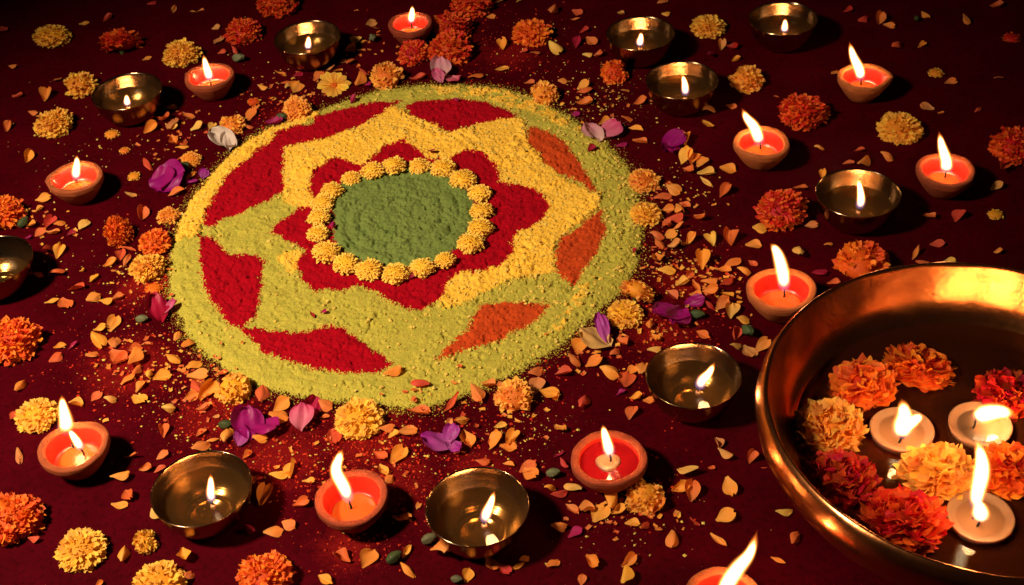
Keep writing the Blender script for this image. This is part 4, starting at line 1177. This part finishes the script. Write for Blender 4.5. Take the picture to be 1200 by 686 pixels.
PETALS = """
177 3 13 20 r;203 11 13 60 y;226 13 9 0 y;235 12 9 0 y;253 32 12 10 p;256 48 14 45 p;260 61 12 10 r;98 27 14 10 y;127 22 14 30 r;172 68 13 20 y;15 78 11 0 r;67 94 12 30 y;55 113 16 60 y;20 113 13 0 r;38 133 11 -10 r;46 136 9 0 y;8 150 10 60 y;2 34 10 -60 r
174 143 16 5 c;190 140 17 -10 o;176 151 18 30 o;200 126 13 0 o;219 136 15 -30 r;200 147 15 70 p;203 150 12 20 p;231 150 18 10 p;248 148 10 60 p;211 168 15 20 o;205 167 13 -50 o;277 61 10 -20 r;294 135 15 60 o;291 149 10 0 y
434 28 14 30 p;437 34 13 -20 y;442 41 10 10 r;410 58 16 20 y;422 59 13 -10 y;416 47 11 70 p;401 72 11 10 p;410 73 11 50 o;387 80 12 15 p;396 82 10 0 o;328 87 14 -20 o;349 87 12 20 c;373 89 15 40 r;308 103 12 0 y;336 97 15 15 o;346 103 14 70 y;337 101 10 40 p;427 86 14 0 r;421 97 15 60 o;489 92 18 5 r;557 90 19 10 o;588 81 17 15 y;589 54 15 90 o;566 18 9 0 o;575 19 12 10 r;585 2 12 30 p
608 1 8 0 p;649 15 15 60 y;676 14 14 -20 r;674 22 13 0 r;685 36 14 10 r;693 48 17 -30 r;675 51 12 70 c;614 60 12 0 o;627 62 14 0 y;649 61 15 -40 p;688 64 14 0 p;701 65 14 -10 y;727 16 10 0 p;776 2 15 20 y;780 16 12 0 y;857 55 16 -10 c;833 66 16 50 c;845 54 9 80 p;863 70 12 20 o;732 106 11 0 y;750 120 16 10 o;830 131 18 20 p;828 146 14 -50 y;857 124 13 -10 r;683 101 16 20 y;684 107 19 0 o;684 121 19 0 o;659 95 11 0 y;620 97 13 10 y;709 143 17 20 y;735 139 15 0 o;744 151 17 -10 o;749 166 18 -10 o;674 133 12 0 m;685 135 11 0 c;728 170 14 20 m;805 164 13 70 o
994 12 14 10 r;1010 24 13 20 r;1030 24 14 70 y;1041 30 16 0 y;1084 17 14 -40 y;1133 25 14 -40 y;1167 7 18 0 r;1050 55 14 30 r;1081 53 13 20 o;1170 91 14 10 y;1113 96 15 15 y;1087 125 19 165 p;1102 132 9 -10 r;1147 128 12 30 r;910 113 9 0 r;978 85 10 30 y
32 185 12 60 o;50 233 20 5 y;46 245 11 20 y;31 251 12 60 p;37 264 15 0 o;46 272 14 40 r;56 261 15 60 r;70 262 15 20 o;60 273 15 -10 y;83 274 12 10 c;98 264 16 50 p;33 278 8 0 m;58 295 14 60 c;69 295 18 70 y;66 320 19 20 o;45 323 12 0 r;110 326 14 50 o;89 339 22 0 o;128 309 18 20 o;140 300 14 90 r;148 305 16 70 y;96 317 7 0 y;172 193 13 -60 o;152 228 14 -10 p;200 195 17 -10 p;165 253 14 80 r;150 291 20 0 o;206 227 21 10 o;223 206 15 50 o;213 172 16 10 o
803 185 17 60 y;811 187 13 80 o;822 190 14 40 y;806 200 15 -30 o;827 203 22 0 p;828 213 19 -30 p;853 197 21 -10 o;850 225 17 40 o;776 231 22 10 r;789 224 18 -20 y;783 245 16 0 y;803 239 15 -20 r;797 245 16 -50 y;789 256 20 10 o;781 262 12 -60 r;795 266 16 10 r;818 256 15 -40 o;836 281 16 90 p;809 281 14 40 y;785 275 16 20 y;770 276 18 -10 y;773 287 14 -45 r;791 288 18 -10 p;858 280 17 90 o;883 286 23 0 y;890 269 20 0 y;950 264 19 0 p;937 297 17 90 p;970 286 12 10 r;938 220 20 -5 o;965 205 9 80 o;994 191 16 0 r;1010 192 18 60 y;960 174 14 0 y;960 319 22 0 c;977 331 18 0 r
823 307 17 90 o;771 304 22 -60 o;781 318 22 0 y;857 309 22 20 o;848 317 16 0 o;882 308 14 -30 r;872 319 20 0 y;807 323 13 40 y;800 333 18 0 p;815 335 15 -60 o;830 329 20 10 r;833 342 21 -10 o;815 345 16 0 y;850 331 17 30 c;852 345 18 -20 o;846 357 18 30 y;831 358 15 -40 c;858 365 18 80 p;871 376 19 -5 y;860 391 13 90 o;824 391 18 -25 o;766 409 17 10 p;767 396 15 -60 o;761 382 13 80 o;785 346 15 -40 y
679 405 20 70 o;674 425 19 -30 y;660 438 21 0 o;696 425 22 20 o;713 438 24 -20 y;733 445 20 90 o;740 434 15 30 o;753 433 17 70 y;719 413 13 40 y;728 401 16 -40 o;728 460 12 20 m;745 466 16 0 o;760 468 14 0 o;651 463 12 -60 o;685 473 18 60 r;862 406 18 20 p;877 411 22 -50 p;893 406 22 30 y
60 353 18 15 y;75 355 16 -60 o;110 351 19 30 y;124 354 16 20 o;137 349 18 20 y;117 386 17 10 y;132 380 19 60 y;69 405 16 20 o;65 420 19 30 o;85 405 15 30 m;113 401 17 -60 o;108 416 17 20 y;134 402 14 90 y;137 416 20 -40 o;141 422 22 40 o;157 409 18 30 o;157 424 22 60 o;170 403 12 0 y;160 435 15 70 o;148 444 20 40 o;165 453 17 45 y;162 467 18 -30 o;176 439 12 60 y;189 440 23 20 o;200 434 13 20 m;204 422 18 -20 o;208 395 12 50 y;219 404 17 60 o;227 428 20 30 o;231 440 26 5 y;259 438 18 10 o;230 452 15 -60 o;224 464 19 20 o;241 459 24 50 o;237 479 17 5 y;112 464 15 45 r;130 469 14 0 p;24 454 17 45 o;88 473 18 -10 o;15 486 12 60 o;198 482 16 0 p;191 505 14 90 o;253 487 9 0 p
236 507 16 40 r;249 516 16 10 y;265 512 18 80 y;236 524 25 25 y;305 515 18 0 o;290 533 14 30 o;309 464 20 65 r;330 475 24 30 o;327 488 24 -5 o;332 465 12 0 r;382 476 18 -20 r;380 488 12 10 o;391 511 20 -70 o;328 557 26 15 y;344 551 22 70 y;361 564 16 0 y;301 561 16 30 r;310 583 22 75 o;352 590 20 20 o;459 439 23 20 o;495 453 21 170 r;489 483 27 -10 o;477 505 24 15 y;461 508 15 30 y;466 534 25 50 o;444 533 17 -30 o;448 550 15 -60 y;456 563 14 40 o;452 502 18 20 y
530 474 27 40 o;571 451 20 -10 r;558 463 22 -55 y;628 436 20 20 y;630 452 20 70 p;643 461 24 -15 o;655 502 16 -50 y;586 499 16 10 p;543 495 18 20 y;527 498 14 40 p;546 514 22 -70 y;580 517 20 60 o;595 523 21 -10 o;599 515 18 60 o;565 540 18 0 o;595 544 14 -20 o;618 547 22 30 r;621 555 22 -40 o;740 484 16 70 y;655 532 15 20 c;662 543 14 -40 r
22 534 17 -80 p;154 535 20 -5 o;190 533 17 30 y;171 548 17 5 y;187 550 16 20 r;141 559 24 20 y;150 580 17 -60 o;139 591 20 -5 y;182 603 12 -60 p;40 632 14 0 o;145 652 17 80 y;215 651 20 -80 o;220 677 20 60 y;116 684 12 30 o;293 621 13 -30 c;298 564 10 80 r
320 622 25 15 y;337 615 17 -30 y;402 654 22 150 o;430 654 25 60 o;381 678 20 -30 y;476 647 19 60 y;476 668 22 -50 o;469 609 22 -20 y;521 647 27 120 y;575 660 20 -60 o;590 666 19 -40 r;548 674 17 70 o
655 579 22 20 r;645 572 15 10 o;673 571 21 160 p;669 596 18 -40 y;686 597 23 0 y;702 602 24 60 y;721 590 23 70 o;724 599 20 20 y;741 612 19 0 y;755 616 13 40 c;771 595 20 50 o;796 571 21 15 o;811 578 22 80 y;806 552 26 175 p;850 532 20 -20 p;841 518 14 -70 p;882 536 16 60 r;834 547 6 0 o;855 570 22 -70 y;850 605 24 20 y;841 632 24 -40 y;813 611 16 -50 c;790 631 20 -80 y;674 624 20 30 m;655 618 20 5 r;695 656 21 -30 o;737 657 22 30 y;647 660 18 40 o;682 679 12 80 o;729 680 22 90 y;606 663 18 20 o;614 654 13 30 o;895 547 9 0 r;918 600 24 10 p;932 633 18 60 o;912 655 22 -20 o
1039 185 19 -15 y;1007 176 15 0 o;1175 199 16 60 o;1168 219 17 20 p;1088 254 18 -30 r;1123 253 15 60 r;1098 285 20 0 r;1073 297 16 60 r;1080 308 18 0 o;1113 305 16 0 p;1170 295 13 -10 y
416 121 10 40 m;430 100 9 -40 m;535 122 7 0 m;320 144 20 0 m;392 271 8 80 m;407 320 9 20 m;483 330 8 40 c;366 372 8 -60 c;380 369 8 20 m;693 178 11 30 c;506 183 9 -30 m;745 296 8 50 m
"""
for it in PETALS.replace('\n', ';').split(';'):
    if it.strip():
        q = it.split()
        loose(float(q[0]), float(q[1]), float(q[2]), float(q[3]), q[4])

# ------------------------------------------------------------------ large single petals
def fold_mesh(name, seed, a=1.0, b=.8, lobes=1, crease=.5, curl=.6, n=12):
    """a broad petal: outline a by b, creased along its length and curled at its rim"""
    rg = random.Random(seed)
    V, A = [], []
    ph, ph2 = rg.random() * 6.28, rg.random() * 6.28
    for j in range(n + 1):
        t = j / n
        wd = b / 2 * (0.28 + 0.72 * math.sin(min(1, t / .5) * math.pi / 2) ** 1.1) * math.sqrt(max(0, 1 - max(0, (t - .6) / .42) ** 2.2))
        for i in range(n + 1):
            s = -1 + 2 * i / n
            z = crease * b * .5 * abs(s) ** 1.3 * (1 - .6 * t) + curl * .35 * t * t * (1 + .3 * s) + .05 * math.sin(4 * s + 3 * t + ph) + .035 * math.sin(9 * s + ph2) * t + .02 * math.sin(14 * t + 5 * s) * t
            V.append(((t - .45) * a * (1 - .10 * s * s * t) , s * wd * (1 - .25 * crease), z)); A.append(t)
    F = [(j * (n + 1) + i, j * (n + 1) + i + 1, (j + 1) * (n + 1) + i + 1, (j + 1) * (n + 1) + i) for j in range(n) for i in range(n)]
    me = bpy.data.meshes.new(name); me.from_pydata(V, [], F)
    me.polygons.foreach_set('use_smooth', [True] * len(F))
    at = me.attributes.new('along', 'FLOAT', 'POINT'); at.data.foreach_set('value', np.asarray(A, np.float32))
    at = me.attributes.new('pick', 'FLOAT', 'POINT'); at.data.foreach_set('value', np.full(len(A), rg.random(), np.float32))
    me.materials.append(None); me.update()
    return me

def yaw(x, y, ang):
    a = math.radians(ang)
    d = (PX(x + 4 * math.cos(a), y - 4 * math.sin(a)) - PX(x, y))[:2]
    return math.atan2(d[1], d[0])

def bud_mesh(name='bud'):
    v, f = lathe([(0.0, -.5), (.16, -.46), (.28, -.2), (.30, .05), (.22, .32), (.10, .48), (0.0, .52)], 14, lambda a, i, r, z: (r * .22 * math.sin(4 * a + 2 * z), .06 * math.sin(3 * a) if z > .2 else 0))
    me = bpy.data.meshes.new(name); me.from_pydata(v, [], f); me.polygons.foreach_set('use_smooth', [True] * len(f)); me.materials.append(None); me.update()
    return me
BUD = bud_mesh()

def big_petal(x, y, parts, label, seed, bud=None):
    """parts: (dx, dy, length px, image angle, colour, roll, pitch, width ratio, crease, curl)"""
    g = PX(x, y, 0.004)
    b0 = rz(g[0], g[1])
    root = empty('flower_petal', (g[0], g[1], b0), label, 'petal', 'large flower petals round the rangoli edge')
    mp = mpp(g)
    for k, (dx, dy, ln_, ang, c, ro, pi_, wr, cr, cu) in enumerate(parts):
        p = PX(x + dx, y + dy, 0.004)
        me = fold_mesh('petal_lobe', seed * 10 + k, 1.0, wr * 1.3, crease=cr * .8, curl=cu)
        o = inst('petal_lobe', me, root, PM[c])
        L = ln_ * mp * 1.02
        o.scale = (L, L, L)
        o.rotation_euler = Euler((math.radians(ro), math.radians(pi_), yaw(x, y, ang)))
        rest(o, 0.0, .0008 * k)
        o.location.x, o.location.y = p[0] - g[0], p[1] - g[1]
    if bud:
        p = PX(x + bud[0], y + bud[1], 0.004)
        o = inst('bud', BUD, root, PM[bud[3] if len(bud) > 3 else 'dry'])
        s = bud[2] * mp
        o.scale = (s, s, s); o.rotation_euler = Euler((math.radians(80), 0, yaw(x, y, 60)))
        o.location = (p[0] - g[0], p[1] - g[1], s * .3)
    return root
big_petal(195, 212, [(0, 0, 44, 10, 'magenta', 10, -8, .80, .25, .5), (-2, 2, 36, 60, 'magenta', -24, -6, .7, .4, .6)], 'crumpled magenta petal between tiny yellow tuft and golden rangoli edge', 41)
big_petal(238, 204, [(0, 0, 15, 70, 'purple', 20, -10, .7, .4, .4), (-14, 9, 13, 10, 'magenta', -10, 0, .6, .4, .4)], 'small purple petal fragment against the golden rangoli edge', 42)
big_petal(262, 166, [(2, 0, 35, 165, 'cream', -18, -14, .70, .9, .7), (4, 4, 26, 100, 'cream', 24, -10, .6, .6, .5)], 'cream white cupped petal at the golden rangoli edge', 43)
big_petal(186, 364, [(-2, 2, 40, 110, 'crimson', 16, -16, .62, .65, .5), (12, 0, 26, 30, 'pink', -20, -18, .4, .8, .3)], 'crimson folded petal with pink pointed tip on lime rangoli edge', 44, (-20, 10, 15, 'dry'))
big_petal(296, 498, [(-6, 2, 42, 95, 'magenta', 12, -10, .78, .5, .6), (10, 4, 44, -12, 'magenta', -16, -6, .62, .45, .5), (-14, 16, 24, 70, 'purple', 6, 0, .6, .3, .4)], 'magenta petal with green bud beside the brass bowl with upright flame', 45, (-32, 0, 17, 'leaf'))
big_petal(357, 487, [(8, -8, 30, 70, 'crimson', 20, -12, .55, .5, .5), (-2, 6, 34, 80, 'pink', -6, -10, .72, .35, .5)], 'hot pink and crimson petal pair at the lime rangoli edge', 46)
big_petal(522, 516, [(-8, 4, 40, 170, 'purple', 8, -6, .66, .35, .5), (8, -4, 28, 75, 'purple', -18, -10, .66, .6, .5), (10, 8, 26, -40, 'purple', 10, -8, .5, .4, .5)], 'purple two-lobed petal lying on golden petals', 47)
big_petal(790, 372, [(-2, 0, 46, 185, 'magenta', 8, -8, .72, .45, .6), (4, 2, 36, 250, 'magenta', -14, -8, .72, .5, .5)], 'purple folded petal behind the brass bowl with tilted flame', 48, (27, -3, 17, 'leaf'))
big_petal(813, 354, [(0, 0, 24, 10, 'magenta', 14, -8, .6, .4, .5)], 'small magenta petal above the purple folded petal', 49)
big_petal(788, 170, [(0, 0, 32, 30, 'magenta', 6, -10, .70, .6, .6), (-2, 4, 26, -70, 'magenta', -12, -6, .6, .5, .4)], 'violet petal lying alone beyond the rangoli edge', 50)
big_petal(705, 158, [(-10, 2, 30, 150, 'lilac', 10, -10, .75, .4, .6), (10, -2, 30, 30, 'pink', -8, -10, .8, .4, .5)], 'pale lilac heart shaped petal resting on far lime edge', 51)
big_petal(521, 88, [(-4, -2, 31, 95, 'lilac', 4, -16, .72, .8, .6), (8, 5, 22, -30, 'pink', -10, -6, .7, .5, .4), (-6, 4, 20, 130, 'pink', -14, -20, .6, .5, .6)], 'pale pink cupped petal between red marigold clump and rangoli', 52)
big_petal(705, 398, [(-6, 2, 40, 165, 'buff', 6, -8, .75, .25, .5), (4, -8, 40, 110, 'purple', -24, -14, .36, .6, .5)], 'buff petal with violet edge at the rangoli edge below golden marigold', 53)

# green buds and leaves
def bud(x, y, s, c, label, ang=60):
    g = PX(x, y, 0.003)
    o = inst('flower_bud', BUD, None, PM[c])
    L = s * mpp(g) * 1.1
    o.scale = (L, L, L); o.rotation_euler = Euler((math.radians(72), 0, yaw(x, y, ang)))
    o.location = (g[0], g[1], 0); rest(o, 0.0)
    tag(o, label, 'bud', 'green buds and sepals among the petals')
bud(876, 390, 18, 'leaf', 'dark green round bud beside pale petals near the large brass bowl', 20)
bud(280, 71, 15, 'dry', 'pale dry bud just beyond the short-flamed clay lamp', 40)
bud(437, 47, 13, 'dry', 'greyish green bud between brass bowl and clay lamp', 10)
bud(28, 263, 14, 'leaf', 'grey green bud beside an orange marigold and loose petals', 150)
bud(462, 656, 18, 'leaf', 'dark green bud beside a golden petal below the S-shaped flame', 120)
bud(503, 634, 17, 'dry', 'dull green bud touching the polished brass bowl', 100)
bud(535, 680, 13, 'dry', 'small dull bud next to a brown twisted petal', 60)
bud(1074, 23, 9, 'leaf', 'tiny green bud beside a golden petal on the far dark board', 0)
bud(648, 556, 15, 'dry', 'torn green sepal beside the polished bowl and dark wax lamp', 80)
bud(330, 139, 13, 'leaf', 'small green bud behind the peach marigold lying on its side', 40)
bud(217, 196, 13, 'leaf', 'green bud beside the small peach marigold and magenta petal', 30)

# torn scraps of petal too small to count
def scraps(name, spots, mat, label):
    V, F, A, K = [], [], [], []
    for (x, y, sp_, n) in spots:
        for _ in range(n):
            u, v = random.gauss(x, sp_), random.gauss(y, sp_ * .7)
            p = PX(u, v, 0)
            z0 = rz(p[0], p[1])
            L = random.uniform(.003, .0075)
            a = random.random() * 6.28
            ca, sa = math.cos(a), math.sin(a)
            b0, pk = len(V), random.random()
            tl = random.uniform(-.5, .5)
            for j in range(3):
                for i in range(3):
                    xx, yy = (j - 1) * L * .5 * random.uniform(.7, 1.2), (i - 1) * L * .34 * random.uniform(.6, 1.2)
                    zz = abs(i - 1) * L * random.uniform(.05, .3) + (j * tl * L * .3 if tl > 0 else (2 - j) * -tl * L * .3)
                    V.append((p[0] + xx * ca - yy * sa, p[1] + xx * sa + yy * ca, z0 + zz + .0007)); A.append(j / 2); K.append(pk)
            F += [(b0 + j * 3 + i, b0 + j * 3 + i + 1, b0 + j * 3 + i + 4, b0 + j * 3 + i + 3) for j in range(2) for i in range(2)]
    o = mk(name, V, F, PM[mat], None, True, (0, 0, 0), {'along': ('FLOAT', A), 'pick': ('FLOAT', K)})
    tag(o, label, 'petal scraps', None, 'stuff')
HOT = [(800, 320, 26, 34), (840, 345, 22, 22), (770, 380, 22, 24), (700, 415, 22, 20), (190, 430, 36, 34), (240, 455, 26, 18), (430, 520, 60, 22), (560, 500, 40, 20), (790, 240, 22, 22), (700, 120, 24, 18), (340, 105, 24, 22), (205, 160, 26, 18), (740, 600, 26, 22), (430, 60, 22, 14), (60, 265, 20, 12), (170, 325, 22, 18)]
scraps('orange_petal_scraps', HOT, 'l_o', 'tiny torn orange petal scraps among the loose petals')
scraps('golden_petal_scraps', HOT, 'l_y', 'tiny torn golden petal scraps among the loose petals')
